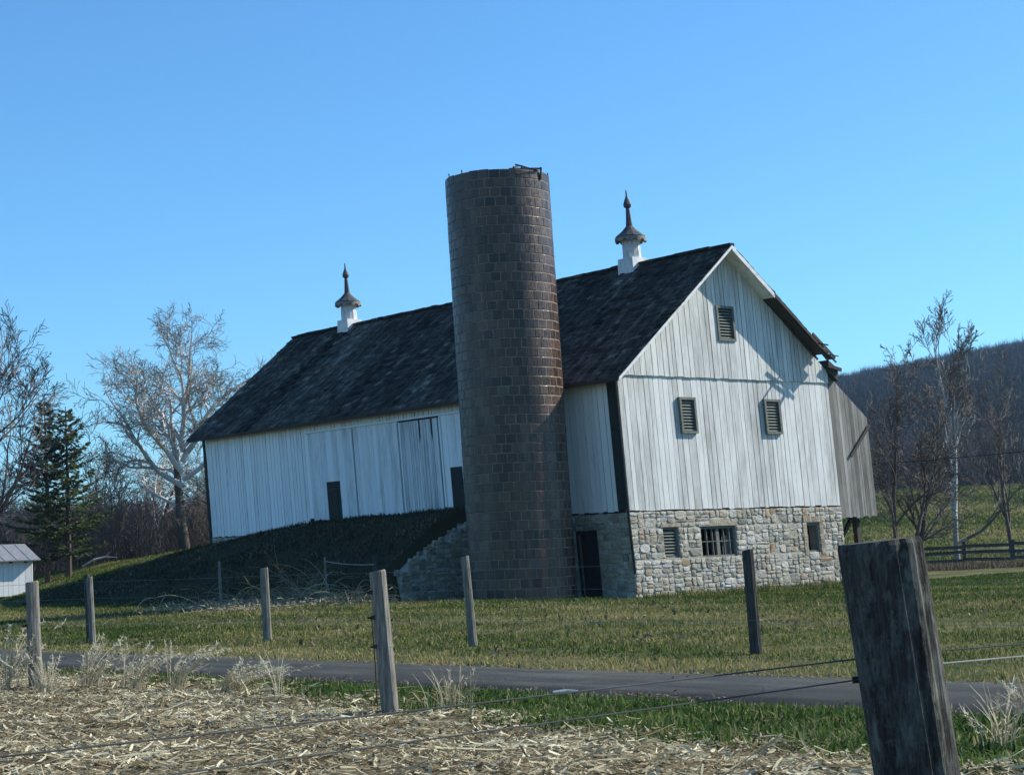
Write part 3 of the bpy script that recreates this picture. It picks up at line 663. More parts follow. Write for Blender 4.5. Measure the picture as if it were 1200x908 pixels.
mb.build('mortar_core', M['tmortar'], sw, ls)
mb = MB(); zt = SH + .25                                     # hoist scraps on the rim
q = lambda a, r, z: (math.cos(a) * r, math.sin(a) * r, z)
mb.bar(q(-1.30, 1.62, zt), q(-.55, 1.78, zt + .10), .06, .06); mb.bar(q(-1.25, 1.8, zt + .02), q(-.98, 1.3, zt + .18), .05, .05); mb.bar(q(-.75, 1.85, zt - .03), q(-1.0, 1.2, zt + .26), .05, .05)
mb.bar(q(-1.05, 1.7, zt - .1), q(-1.05, 1.72, zt + .12), .05, .05); mb.bar(q(-.62, 1.8, zt - .3), q(-.62, 1.84, zt + .12), .05, .05); mb.bar(q(-1.2, 1.82, zt - .2), q(-.7, 1.84, zt - .02), .04, .04)
mb.build('hoist_frame', M['rust'], silo, ls)
for a_, l_ in ((-2.75, .12), (-2.3, .09), (-.1, .1)):
    mb = MB(); mb.tube([q(a_, SR - .04, zt - .12), q(a_, SR - .03, zt + l_)], .022, 5); mb.build('rim_pin', M['rust'], silo, ls)

# ------------------------------------------------------------------ retaining wall at the end of the earth ramp
rx, ry = xy(RET_U, 0)
ret = thing('retaining_wall', (rx, ry, BASE.z), 'rough stone retaining wall at the end of the grass ramp, left of the silo', 'wall', rz=YAW)
rtop = lambda a: float(np.interp(a, [0, .8, 2.4, 3.6, 4.3], [3.32, 3.1, 2.3, 1.75, 1.25]))
mb = MB(); rubble(mb, lambda a, z, d: (-a, -d, z), .12, 4.3, -.4, 3.3, .22, .66, .12, .32, ztop=rtop)
rs = mb.build('stones', M['stone'], ret)
mb = MB()
for i in range(14):
    a0, a1 = .12 + 4.1 * i / 14, .12 + 4.1 * (i + 1) / 14
    mb.hexa([(-a1, 0.005, -.5), (-a0, .005, -.5), (-a0, .5, -.5), (-a1, .5, -.5), (-a1, .005, rtop(a1) - .3), (-a0, .005, rtop(a0) - .3), (-a0, .5, rtop(a0) - .12), (-a1, .5, rtop(a1) - .12)])
mb.build('rubble_core', M['mortar'], ret)
mb = MB()
for i in range(34):
    a = rng.uniform(.1, 4.3); b_ = rng.uniform(.05, .5); w_, d_, h_ = rng.uniform(.14, .32), rng.uniform(.12, .25), rng.uniform(.10, .2); zc_ = rtop(a) - .12 + rng.uniform(-.06, .06)
    mb.hexa([(-a + sx * w_ / 2 * q_ + rng.uniform(-.04, .04), b_ + sy * d_ / 2 * q_ + rng.uniform(-.03, .03), zc_ + dz_ * h_) for dz_, q_ in ((-.8, 1), (.5, .8)) for sx, sy in ((-1, -1), (1, -1), (1, 1), (-1, 1))], rng.uniform(.05, .8))
mb.build('cap_stones', M['stone'], ret)

# ------------------------------------------------------------------ shed at the far left
shx, shy = -22.75, 84.0
shed = thing('shed', (shx, shy, .45), 'low white shed with grey metal roof, at the left edge beyond the lawn', 'shed')
shed.scale = (1, 1, .80); shed.rotation_euler.z = math.radians(33)
mb = MB(); e = -6.0
while e < 0: w_ = rng.uniform(.18, .3); mb.box(e, min(0, e + w_ - .012), -.03, 0, 0, 2.05, rng.uniform(-1, 1)); e += w_
e = 0
while e < 4: w_ = rng.uniform(.18, .3); mb.box(0, .03, e, e + w_ - .012, 0, 2.0 + (.9 * (1 - abs(e - 2) / 2)), rng.uniform(-1, 1)); e += w_
mb.box(-5.9, -.01, .01, 3.9, 0, 2.0)
mb.build('walls', M['front'], shed)
mb = MB()
mb.hexa([(-6.3, -.35, 2.0), (.3, -.35, 2.0), (.3, 2, 2.98), (-6.3, 2, 2.98), (-6.3, -.35, 2.06), (.3, -.35, 2.06), (.3, 2, 3.04), (-6.3, 2, 3.04)]); mb.hexa([(-6.3, 2.001, 2.98), (.3, 2.001, 2.98), (.3, 4.35, 2.0), (-6.3, 4.35, 2.0), (-6.3, 2.001, 3.04), (.3, 2.001, 3.04), (.3, 4.35, 2.06), (-6.3, 4.35, 2.06)])
for x in np.arange(-6.2, .3, .6): mb.bar((x, -.35, 2.07), (x, 2, 3.05), .04, .03)
mb.build('roof', M['shedroof'], shed)
for x in np.arange(-2.5, .1, .7):
    mb = MB(); mb.box(x, x + .08, -.3, -.04, 1.9, 1.99); mb.build('rafter_tail', M['soot'], shed)

# ------------------------------------------------------------------ trees
def grow(seed, base, height, r0, d0=(0, 0, 1), lv=4, nch=(9, 6, 5, 4), ang=(.75, .8, .8, .7), ratio=(.62, .6, .6, .55), wander=(.10, .20, .26, .3), trop=(.04, .05, .02, 0.0), start=(.32, .2, .15, .1), trunk_len=.75, seg=.5, rmin=.011, fork=0, out_bias=0.0):
    R_ = random.Random(seed); br = []
    def go(p, d, L, r, lev):
        n = max(3, min(14, int(L / seg) + 2)); pts = [p.copy()]; rad = [r]; dirs = [d.copy()]
        for i in range(n):
            d = d + Vector((R_.gauss(0, 1), R_.gauss(0, 1), R_.gauss(0, 1))) * wander[min(lev, len(wander) - 1)] + Vector((0, 0, trop[min(lev, len(trop) - 1)])); d.normalize()
            p = p + d * (L / n); pts.append(p.copy()); dirs.append(d.copy()); rad.append(max(rmin, r * (1 - (i + 1) / n * .80)))
        br.append((pts, rad, lev))
        if lev >= lv: return
        m = nch[lev]; s0 = start[lev]
        for k in range(m):
            t = s0 + (1 - s0) * (k + R_.random()) / m; fi = t * n; i = min(n - 1, int(fi)); q = pts[i].lerp(pts[i + 1], fi - i); dd = dirs[min(i + 1, n)]
            ax = dd.orthogonal().normalized(); ax.rotate(Matrix.Rotation(R_.uniform(0, 6.283), 3, dd))
            a = ang[lev] * R_.uniform(.6, 1.25); cd = (dd * math.cos(a) + ax * math.sin(a)).normalized()
            if cd.z < -.35 and lev < 2: cd.z *= -.5; cd.normalize()
            go(q, cd, L * ratio[lev] * R_.uniform(.6, 1.15) * (1.12 - .5 * t), max(rmin, rad[i] * R_.uniform(.5, .75)), lev + 1)
    go(Vector(base), Vector(d0).normalized(), height * trunk_len, r0, 0)
    return br
def tree_mesh(brs, tint, thin=1.0):
    mb = MB()
    for pts, rad, lev in brs:
        rm = rad[0]; n = 8 if rm > .12 else (5 if rm > .045 else 3)
        mb.tube(pts, rad, n, [tint(pts[i], rad[i], lev) for i in range(len(pts))], cap=False)
    return mb
def make_tree(name, loc, brs_list, tint, mat, label, group=None, cat='tree'):
    root = thing(name, loc, label, cat, group)
    tr = [b for brs in brs_list for b in brs if b[2] == 0]; cr_ = [b for brs in brs_list for b in brs if b[2] > 0]
    tree_mesh(tr, tint).build('trunk', mat, root, smooth=True); tree_mesh(cr_, tint).build('crown', mat, root)
    return root

def syc_tint(p, r, lev):
    nse = mnoise.noise(Vector(p) * .9) * .35
    if lev == 0: return min(1, max(.05, .12 + .16 * max(0, p.z - 3.2) + nse))
    if r > .02: return min(1, max(.1, .92 + nse))
    return min(1, max(.08, .52 + nse * .6 + min(.3, r * 8)))
TX, TY = -18.5, 100.0
SK = dict(lv=3, nch=(10, 8, 7), ang=(.75, .8, .85), ratio=(.56, .58, .60), wander=(.11, .20, .26, .30), trop=(.035, .03, .02, .01), start=(.22, .15, .1), trunk_len=1.0, seg=.45, rmin=.012)
syc = [grow(11, (0, 0, 0), 9.2, .34, (-.03, 0, 1), 3, (7, 8, 7), (.8, .8, .85), (.5, .58, .6), (.05, .22, .28, .32), (.04, .04, .02, .01), (.45, .15, .1), 1.0, .6, .012)]
syc = [[b if b[2] else b for b in syc[0]]]
for k, (z_, d_, l_, r_) in enumerate([(4.2, (-1.0, .1, .55), 6.6, .20), (5.0, (-.75, -.3, .95), 8.2, .22), (5.6, (.55, .2, 1.0), 7.6, .22), (4.6, (.95, -.2, .6), 5.6, .17), (6.4, (-.30, .3, 1.1), 7.6, .20), (7.2, (.25, -.3, 1.1), 6.8, .17), (3.4, (.8, .5, .45), 4.6, .13), (3.0, (-.9, .5, .30), 5.2, .14), (6.6, (-.6, .6, .8), 6.4, .16), (6.2, (.7, -.6, .8), 5.6, .15)]):
    lb = grow(120 + k, (-.03 * z_ * .3, 0, z_), l_ * (1.10 if k in (0, 3, 7) else .86 if k in (1, 4, 5) else .97), r_ * .86, d_, **SK); syc.append([(p, r, l + 1) for p, r, l in lb])
make_tree('sycamore_tree', (TX, TY, gz(TX, TY) - .2), syc, syc_tint, M['bark'], 'bare sycamore with white twisted limbs, left of the barn', None)
def br_tint(p, r, lev): return min(1, max(.02, .5 + mnoise.noise(Vector(p) * .7) * .4 + (.2 if r < .03 else 0)))
big = [grow(21, (0, 0, 0), 11.6, .27, (.18, 0, 1), 4, (10, 8, 7, 5), (.55, .6, .6, .6), (.66, .62, .6, .55), (.06, .10, .14, .18), (.04, .06, .04, .02), (.28, .2, .15, .1), .85, .6, .014)]
BX, BY = -27.2, 88.0
make_tree('bare_tree', (BX, BY, gz(BX, BY) - .2), big, br_tint, M['brown'], 'big bare brown tree cut by the left edge, beside the spruce')
for i, (x, y, h, s_, lab) in enumerate([(-20.9, 104, 7.5, 31, 'small bare tree with pale crooked limbs between the spruce and the sycamore'), (-14.6, 103, 8.6, 33, 'slim bare tree hard against the left end of the barn')]):
    make_tree('bare_tree', (x, y, gz(x, y) - .2), [grow(s_, (0, 0, 0), h, .16, (rng.uniform(-.1, .1), 0, 1), 3, (9, 6, 5), (.7, .8, .8), (.62, .6, .55), (.10, .2, .26), (.04, .05, .02), (.22, .2, .1), .9, .5, .013)], syc_tint if i == 0 else br_tint, M['bark'] if i == 0 else M['brown'], lab)
# sapling copse left and behind the barn
scx = [(-23.9, 101, 6.2), (-22.0, 106, 5.2), (-17.0, 108, 5.6), (-27.5, 104, 6.5), (-29.5, 99, 5.5), (-19.6, 111, 6.0), (-15.8, 109, 6.4), (-25.4, 110, 6.8), (-31, 107, 6.3)] + [(rng.uniform(-33, -15.5), rng.uniform(94.5, 112), rng.uniform(2.8, 6.2)) for _ in range(30)]
sp0 = [grow(41 + k, (0, 0, 0), 6, .07, (0, 0, 1), 3, (11, 7, 5), (.65, .7, .7), (.6, .6, .55), (.10, .2, .28), (.04, .04, .02), (.05, .12, .1), .95, .5, .012) for k in range(3)]
protos = []
scx = [q for q in scx if not (-20.8 < q[0] < -16.2 and q[1] < 103)]
for i, (x, y, h) in enumerate(scx):
    if i < 3: o = make_tree('sapling', (x, y, gz(x, y) - .1), [sp0[i]], br_tint, M['brown'], 'thin bare brown sapling in the scrub on the left', 'saplings in the scrub at left'); protos.append(o)
    else: o = copy_tree(protos[i % 3]); o.location = (x, y, gz(x, y) - .1); o.rotation_euler.z = rng.uniform(0, 6)
    o.scale = (h / 6,) * 3
# spruce with two tops
def spruce(seed, h, rb):
    R_ = random.Random(seed); wood = MB(); P_, T_ = [], []
    wood.tube([(0, 0, 0), (.05, 0, h * .5), (0, 0, h)], [.17, .10, .02], 7, .3)
    z = h * .14
    while z < h * .985:
        t = z / h; n = R_.choice([4, 5, 5, 6]); L = rb * (1 - t) ** .85 * (1.0 if t > .22 else .75) + .12
        for k in range(n):
            a = R_.uniform(0, 6.283); l = L * R_.uniform(.45, 1.28); dirx, diry = math.cos(a), math.sin(a)
            droop = -.35 + .75 * t; pts = []
            for j in range(6):
                s_ = j / 5; pts.append(Vector((dirx * l * s_, diry * l * s_, z + l * (droop * s_ + .28 * s_ * s_))))
            wood.tube(pts, [.022, .018, .014, .011, .008, .005], 3, .2, cap=False)
            m = int(9 + l * 30)
            for q_ in range(m):
                s_ = R_.uniform(.12, 1.0) ** .8; i = min(4, int(s_ * 5)); p = pts[i].lerp(pts[i + 1], s_ * 5 - i)
                sd = R_.choice([-1, 1]); ln = R_.uniform(.16, .42) * (.6 + .5 * (1 - s_)); d = Vector((dirx * .55 - diry * sd * .8, diry * .55 + dirx * sd * .8, R_.uniform(-.5, .12))).normalized()
                w_ = Vector((R_.gauss(0, 1), R_.gauss(0, 1), R_.gauss(0, 1) - .4)).cross(d).normalized() * R_.uniform(.03, .065)
                e_ = p + d * ln; P_.append((p - w_ * .5, p + d * ln * .5 + w_ * .9, e_, p + d * ln * .5 - w_ * .9)); T_.append(min(1, max(.01, R_.gauss(.5, .25))))
        z += R_.uniform(.20, .36) * (1.1 - .4 * t)
    V_ = np.array([[tuple(c) for c in q] for q in P_]).reshape(-1, 3); F_ = np.arange(len(V_)).reshape(-1, 4)
    return wood, V_, F_, np.array(T_)
for nm, (x, y, h, rb, sd, lab) in {'a': (-23.6, 90.0, 9.2, 2.5, 5, 'dark green spruce, the taller left one of the pair beside the scrub'), 'b': (-22.7, 90.6, 8.7, 3.0, 6, 'dark green spruce, the right one of the pair with limbs reaching right')}.items():
    root = thing('spruce_tree', (x, y, gz(x, y) - .1), lab, 'tree', 'pair of dark spruces'); w_, V_, F_, T_ = spruce(sd, h, rb)
    w_.build('trunk', M['brown'], root); mesh_np('crown', V_, F_, M['needle'], T_, root)

# right-hand trees
wh = [grow(51, (0, 0, 0), 12.3, .15, (-.07, 0, 1), 4, (12, 6, 6, 4), (.42, .5, .6, .6), (.42, .55, .58, .5), (.05, .10, .13, .13), (.05, .06, .05, .05), (.20, .25, .15, .1), .92, .6, .012),
      grow(52, (-.05, 0, 2.6), 9.4, .105, (.13, 0, 1), 4, (10, 6, 5, 4), (.42, .5, .6, .6), (.42, .55, .58, .5), (.06, .10, .13, .13), (.06, .06, .05, .05), (.3, .25, .15, .1), .9, .6, .012),
      grow(53, (.12, 0, 1.3), 5.0, .10, (1.0, -.1, .55), 3, (6, 5, 4), (.6, .7, .7), (.5, .55, .5), (.10, .18, .22), (.03, .04, .02), (.3, .2, .1), .9, .5, .012)]
def wh_tint(p, r, lev):
    k = mnoise.noise(Vector(p) * .9) * .25
    if p.x > .45 and p.z < 4.4: return min(1, max(.1, .34 + k))
    return min(1, max(.1, (.60 if r > .035 else .46) + k + (.20 if 2 < p.z < 9 and r > .03 else 0)))
make_tree('pale_barked_tree', (21.9, 90, gz(21.9, 90) - .1), wh, wh_tint, M['bark'], 'tall bare tree with pale bark and forked trunk behind the board fence at right')
for i, (x, y, h, lean_, sd, lab) in enumerate([(16.6, 79, 7.8, .12, 61, 'brown bare tree right beside the forebay boards'), (18.0, 81, 7.0, .05, 62, 'brown bare tree midway between the forebay and the pale tree'), (17.1, 80, 5.2, .55, 63, 'low brown bare tree leaning right, beside the forebay'), (26.3, 96, 9.5, 0, 64, 'thin bare tree near the right edge behind the board fence')]):
    make_tree('bare_tree', (x, y, gz(x, y) - .1), [grow(sd, (0, 0, 0), h, .13, (lean_, 0, 1), 4, (10, 6, 6, 4), (.5, .6, .65, .6), (.6, .58, .58, .5), (.07, .14, .2, .24), (.05, .05, .03, .02), (.15, .2, .15, .1), .92, .5, .011)], br_tint, M['brown'], lab)

# far woods: thousands of small bare crowns that read as one mass
def far_woods(name, pts, hts, blades, width, seed, dk=1.0):
    R_ = np.random.default_rng(seed); n = len(pts)
    p = np.repeat(pts, blades, 0); h = np.repeat(hts, blades); m = len(p); cl = np.repeat(R_.random(n), blades)
    trunk = (np.arange(m) % blades) < 1
    a = R_.uniform(0, 2 * np.pi, m); el = np.where(trunk, 1.5, R_.uniform(.35, 1.4, m)); L = np.where(trunk, h, h * R_.uniform(.22, .5, m))
    s0 = np.where(trunk, 0, R_.uniform(.15, .6, m)) * h
    spread = np.where(trunk, 0, R_.uniform(0, .12, m)) * h
    b0 = p + np.stack([np.cos(a) * spread, np.sin(a) * spread, s0], 1)
    d = np.stack([np.cos(a) * np.cos(el), np.sin(a) * np.cos(el), np.sin(el)], 1)
    tip = b0 + d * L[:, None]; tip[:, 2] = np.minimum(tip[:, 2], p[:, 2] + h * 1.02)
    w = width * np.where(trunk, 2.2, 1.0) * R_.uniform(.6, 1.3, m)
    b = R_.uniform(0, 2 * np.pi, m); sd = np.stack([np.cos(b), np.sin(b) * .4, np.zeros(m)], 1) * w[:, None]
    V_ = np.stack([b0 - sd, b0 + sd, tip], 1).reshape(-1, 3); F_ = np.arange(len(V_)).reshape(-1, 3)
    t = np.clip((.15 + .7 * cl + R_.normal(0, .12, m)) * dk, .01, .9); t = np.where(np.repeat(R_.random(n) < .03, blades), 1.0, t)
    return tag(mesh_np(name, V_, F_, M['woods'], t), kind='stuff')
n = 16000; yy = np.sqrt(nr.uniform(290 ** 2, 1260 ** 2, n)); aa = np.where(nr.random(n) < .80, nr.uniform(.13, .36, n), nr.uniform(-.34, .13, n))
zz = hill_at(aa * yy, yy); far_woods('hill_woods', np.stack([aa * yy, yy, zz - .5], 1), nr.uniform(6, 11, n), 26, .15, 1, .38)
n = 420; yy = nr.uniform(262, 330, n); aa = nr.uniform(.12, .36, n)
far_woods('wood_edge', np.stack([aa * yy, yy, np.maximum(ground(aa * yy, yy), np.where(yy > 268, hill_at(aa * yy, yy), 0)) - .4], 1), nr.uniform(7, 14, n), 90, .05, 2)
n = 260; yy = nr.uniform(125, 190, n); aa = nr.uniform(-.36, -.10, n)
far_woods('scrub_woods', np.stack([aa * yy, yy, ground(aa * yy, yy) - .2], 1), nr.uniform(5, 9.5, n), 90, .035, 3)
n = 620; yy = nr.uniform(97, 124, n); aa = nr.uniform(-.34, -.125, n); k_ = ~((np.abs(aa + .185) < .013) & (yy < 101)); yy, aa = yy[k_], aa[k_]; n = len(yy)
far_woods('thicket', np.stack([aa * yy, yy, ground(aa * yy, yy) - .1], 1), nr.uniform(1.6, 4.4, n), 60, .016, 4)

# ------------------------------------------------------------------ fences
def post(name, loc, h, r, label, cat='fence post', group=None, mat='post', k=K, n=10, ky=0.0, square=False, sub=None):
    root = thing(name, loc, label, cat, group); mb = MB(); prof = []
    R_ = random.Random(int(loc[0] * 977 + loc[1] * 31))
    ph = [R_.uniform(.93, 1.07) for _ in range(n)]
    zs = [-.5, 0, h * .35, h * .7, h - .015, h]
    for i, z in enumerate(zs):
        rr_ = r * (1.04 - .08 * max(0, z) / h) * (1.0 if i < 5 else .9)
        for q_ in range(n):
            a = 2 * math.pi * q_ / n; mb.v.append((rr_ * ph[q_] * math.cos(a) - k * z, rr_ * ph[q_] * math.sin(a) - ky * z, z + (.012 * math.cos(a) if i >= 4 else 0)))
    for i in range(len(zs) - 1):
        for q_ in range(n): q2 = (q_ + 1) % n; mb.f.append((i * n + q_, i * n + q2, (i + 1) * n + q2, (i + 1) * n + q_)); mb.t.append(0)
    mb.f.append(tuple((len(zs) - 1) * n + q_ for q_ in range(n))); mb.t.append(0)
    mb.build('shaft', M[mat], root)
    return root
G1 = 'posts of the wire fence along the far side of the road'
G2 = 'posts of the wire fence on the near side of the road'
def gp(x, y): return (x, y, gz(x, y))
P885 = post('fence_post', gp(3.28, 25.5), 1.47, .085, 'dark fence post beyond the road in front of the stone gable wall', group=G1, mat='postdark', k=.03)
P545 = post('fence_post', gp(-.84, 30.6), 1.52, .072, 'leaning grey fence post beyond the road in front of the silo', group=G1, k=.055)
P309 = post('fence_post', gp(-5.01, 35.5), 1.45, .085, 'grey fence post beyond the road in front of the brush pile', group=G1, k=.02)
P95 = post('fence_post', gp(-9.02, 37.9), 1.40, .07, 'grey fence post beyond the road, front one of the pair at left', group=G1, k=.03)
P95b = post('fence_post', gp(-9.32, 38.9), 1.46, .065, 'darker fence post behind the paired post at left', group=G1, mat='postdark', k=.03)
P456 = post('fence_post', gp(-1.40, 18.75), 1.50, .085, 'stout grey fence post at the field edge near the road, beside the dry tuft', group=G2, k=.055, n=12)
P38 = post('fence_post', gp(-6.75, 25.0), 1.50, .095, 'stout grey fence post at the field edge by the left side', group=G2, k=.02, n=12)
for root, zs, k in ((P456, (1.28, 1.02, .72), .055), (P38, (1.2, .9, .6), .02)):
    for z in zs:
        mb = MB(); mb.box(-.11 - k * z, -.07 - k * z, -.05, -.015, z - .02, z + .02); mb.tube([(-.075 - k * z, -.03, z), (-.14 - k * z, -.07, z)], .012, 6); mb.build('insulator', M['plastic'], root)
S252 = post('fence_stake', gp(-9.55, 57.4), 1.5, .05, 'thin grey stake in front of the ramp, left of the brush pile', 'stake', 'stakes at the foot of the ramp', k=.02, n=7)
S387 = post('fence_stake', gp(-6.35, 59.0), 1.55, .042, 'thin grey stake standing in the brush pile with a white rope', 'stake', 'stakes at the foot of the ramp', k=.02, n=7)
S430 = post('fence_post', gp(-4.75, 59.5), 1.6, .09, 'dark post at the corner of the stone retaining wall', 'fence post', mat='postdark', k=.02, n=8)
mb = MB(); mb.tube([(0, 0, -.3), (-.01, 0, .5), (-.03, .01, 1.0)], .008, 5); o = mb.build('metal_stake', M['rust']); o.location = gp(-1.55, 19.0); tag(o, 'thin rusty rod just left of the stout grey post at the field edge', 'rod')

# the close post with its two ropes
NP = Vector((.905, 3.72, 0)); NP.z = gz(NP.x, NP.y)
near = thing('fence_post', NP, 'big cracked dark post close in front at the right, with a pale sunlit edge', 'fence post')
mb = MB(); n = 40; zs = [-.5] + list(np.linspace(0, 1.575, 44)) + [1.585]; HT = 1.57 - NP.z
R_ = random.Random(3)
for i, z in enumerate(zs):
    zz_ = z - NP.z if z > 0 else z
    for q_ in range(n):
        a = 2 * math.pi * q_ / n
        gr = .004 * mnoise.noise(Vector((math.cos(a) * 5, math.sin(a) * 5, z * .7))) * 2 + .0035 * mnoise.noise(Vector((math.cos(a) * 14, math.sin(a) * 14, z * 1.6 + 5)))
        a4 = a + .45; sq = (abs(math.cos(a4)) ** 2.15 + abs(math.sin(a4)) ** 2.15) ** (-1 / 2.15)
        r_ = (.085 * sq + gr) * (1.0 if i < len(zs) - 1 else .955)
        if r_ and mnoise.noise(Vector((math.cos(a) * 9, math.sin(a) * 9, z * .9 + 11))) > .42: r_ -= .006
        mb.v.append((r_ * math.cos(a) - .098 * zz_, r_ * math.sin(a), zz_ + (.006 * math.cos(a) if i > 40 else 0)))
for i in range(len(zs) - 1):
    for q_ in range(n): q2 = (q_ + 1) % n; mb.f.append((i * n + q_, i * n + q2, (i + 1) * n + q2, (i + 1) * n + q_)); mb.t.append(0)
mb.f.append(tuple((len(zs) - 1) * n + q_ for q_ in range(n))); mb.t.append(0)
mb.build('shaft', M['bigpost'], near, smooth=False)
WD = Vector((.849, .528, 0)); pz = NP + Vector((-.098 * 1.33, 0, 0)); back = Vector((0, .085, 0))
mb = MB(); a_ = Vector((-.155, .03, 1.305)) ; mb.tube([(-.225, .045, 1.30 - NP.z), (-.125, .045, 1.303 - NP.z)], .0075, 8); mb.box(-.15, -.125, .03, .06, 1.285 - NP.z, 1.32 - NP.z); mb.build('insulator', M['plastic'], near)
def wire(name, pts, r, mat, label, group=None, n=5, sag=0.0):
    P_ = []
    for a, b in zip(pts, pts[1:]):
        a, b = Vector(a), Vector(b)
        for i in range(10): t = i / 10; q_ = a.lerp(b, t); q_.z -= sag * 4 * t * (1 - t); P_.append(q_)
    P_.append(Vector(pts[-1])); o_ = P_[0].copy(); mb = MB(); mb.tube([p - o_ for p in P_], r, n); o = mb.build(name, M[mat]); o.location = o_
    return tag(o, label, 'fence wire', group)
G3 = 'ropes strung from the big close post'
post('fence_post', gp(-3.47, 1.02), 1.5, .085, 'fence post carrying the left end of the close ropes', group=None, mat='postdark')
post('fence_post', gp(5.03, 6.35), 1.5, .085, 'fence post carrying the right end of the close ropes', group=None, mat='postdark')
wire('fence_rope', [(-3.45, 1.10, 1.30), (pz.x, pz.y + .09, 1.345), (5.0, 6.43, 1.36)], .0017, 'wiredull', 'upper dark rope running off left and right of the big close post', G3, sag=.012)
wire('fence_rope', [(-3.45, 1.10, 1.19), (pz.x - .06, pz.y + .045, 1.302)], .0017, 'wiredull', 'lower dark rope meeting the black insulator on the big close post', G3, sag=.006)
wire('fence_rope', [(pz.x, pz.y + .09, 1.318), (5.0, 6.43, 1.29)], .0017, 'wirepale', 'pale lower rope leaving the right side of the big close post', G3)
# wires of the far fence
fl = [(14.0, 13.4, 0), (3.28, 25.5, 0), (-.84, 30.6, 0), (-5.01, 35.5, 0), (-9.02, 37.9, 0), (-19, 47, 0)]
post('fence_post', gp(14.0, 13.4), 1.45, .08, 'fence post of the far roadside fence beyond the right edge', group=None)
post('fence_post', gp(-19, 47), 1.45, .08, 'fence post of the far roadside fence beyond the left edge', group=None)
for z, lab, mt in ((.42, 'lowest pale wire of the fence beyond the road', 'wirepale'), (.95, 'middle wire of the fence beyond the road', 'wire'), (1.3, 'top wire of the fence beyond the road', 'wire')):
    wire('fence_wire', [(x - .03 * z + .05, y - .09, gz(x, y) + z) for x, y, _ in fl], .0035 if mt == 'wirepale' else .0028, mt, lab, 'wires of the fence beyond the road', 4, .01)
nl = [(-11.2, 30.0), (-6.75, 25.0), (-1.40, 18.75), (6.5, 9.4)]
for x, y, s_ in ((-11.2, 30.0, 'left'), (6.5, 9.4, 'right')): post('fence_post', gp(x, y), 1.45, .085, 'stout post of the near roadside fence past the %s edge' % s_)
for z, lab in ((.72, 'lower thin wire along the near side of the road'), (1.02, 'middle thin wire along the near side of the road')):
    wire('fence_wire', [(x - .14, y - .07, gz(x, y) + z) for x, y in nl], .0014, 'wire', lab, 'thin wires along the near side of the road', 4, .02)
wire('rope', [(-6.36, 58.96, gz(-6.35, 59) + 1.42), (-4.80, 59.4, gz(-4.75, 59.5) + 1.3)], .015, 'wirepale', 'white rope from the thin stake to the dark post by the stone wall', None, 5, .05)
wire('fence_wire', [(-9.6, 57.4, gz(-9.55, 57.4) + 1.3), (-6.4, 58.95, gz(-6.35, 59) + .95)], .02, 'straw', 'sagging dry vine from the left stake to the brush', None, 4, .25)['category'] = 'vine'

# old board fence at right
G4 = 'posts of the old board fence at right'
bf = [(18.4, 84.2), (20.9, 84.6), (23.3, 85.0), (25.8, 85.4), (28.3, 85.8)]
bfr = thing('board_fence', (18.4, 84.2, gz(18.4, 84.2)), 'old dark three-board fence at the far right beyond the lawn', 'fence')
for i, (x, y) in enumerate(bf):
    mb = MB(); q_ = Vector((x - 18.4, y - 84.2, 0)); mb.box(q_.x - .07, q_.x + .07, q_.y + .02, q_.y + .14, -.3, 1.25 + rng.uniform(-.05, .2)); mb.build('post', M['boardfence'], bfr)
    if i:
        x0, y0 = bf[i - 1][0] - 18.4, bf[i - 1][1] - 84.2
        for z in (.45, .78, 1.08):
            mb = MB(); mb.bar((x0, y0, z + rng.uniform(-.06, .05)), (q_.x, q_.y, z + rng.uniform(-.06, .05)), .035, .15); mb.build('rail', M['boardfence'], bfr)
# utility line
def pole(x, y, lab):
    r_ = thing('utility_pole', (x, y, gz(x, y)), lab, 'utility pole'); mb = MB(); mb.tube([(0, 0, -.5), (0, 0, 6.2)], [.13, .10], 8); mb.build('shaft', M['postdark'], r_); mb = MB(); mb.bar((-.6, 0, 5.9), (.6, 0, 5.9), .09, .1); mb.build('crossarm', M['postdark'], r_)
pole(33, 62, 'utility pole past the right edge, holding the cable'); pole(3, 96, 'utility pole hidden behind the barn, holding the cable')
o = wire('cable', [(33, 62, 6.05), (3, 96, 6.05)], .022, 'wiredark', 'black overhead cable crossing the wooded hill at right', None, 5, 1.35); o['category'] = 'cable'

# ------------------------------------------------------------------ grass, corn litter, tufts
def in_view(x, y, mx=1.75):
    return (np.abs(x / np.maximum(y, .1)) < .286 * mx + .03)
def blades(name, x, y, h, w, tint, mat, lean_=.5, two=True, zoff=-.01):
    n = len(x); z = ground(x, y) + zoff; a = nr.uniform(0, 2 * np.pi, n); b = nr.uniform(0, 2 * np.pi, n); l = np.abs(nr.normal(0, lean_, n))
    p = np.stack([x, y, z], 1); sd = np.stack([np.cos(a), np.sin(a), np.zeros(n)], 1) * (w / 2)[:, None]
    dv = np.stack([np.cos(b) * l, np.sin(b) * l, np.ones(n)], 1); dv /= np.linalg.norm(dv, axis=1)[:, None]
    mid = p + dv * (h * .55)[:, None]; tip = mid + (dv + np.stack([np.cos(b) * l * .8, np.sin(b) * l * .8, -.25 * l], 1)) * (h * .45)[:, None]
    V_ = np.stack([p - sd, p + sd, mid + sd * .8, mid - sd * .8, tip], 1).reshape(-1, 3); i = np.arange(n) * 5
    F_ = np.concatenate([np.stack([i, i + 1, i + 2], 1), np.stack([i, i + 2, i + 3], 1), np.stack([i + 3, i + 2, i + 4], 1)])
    return tag(mesh_np(name, V_, F_, mat, np.tile(tint, 3)), kind='stuff')
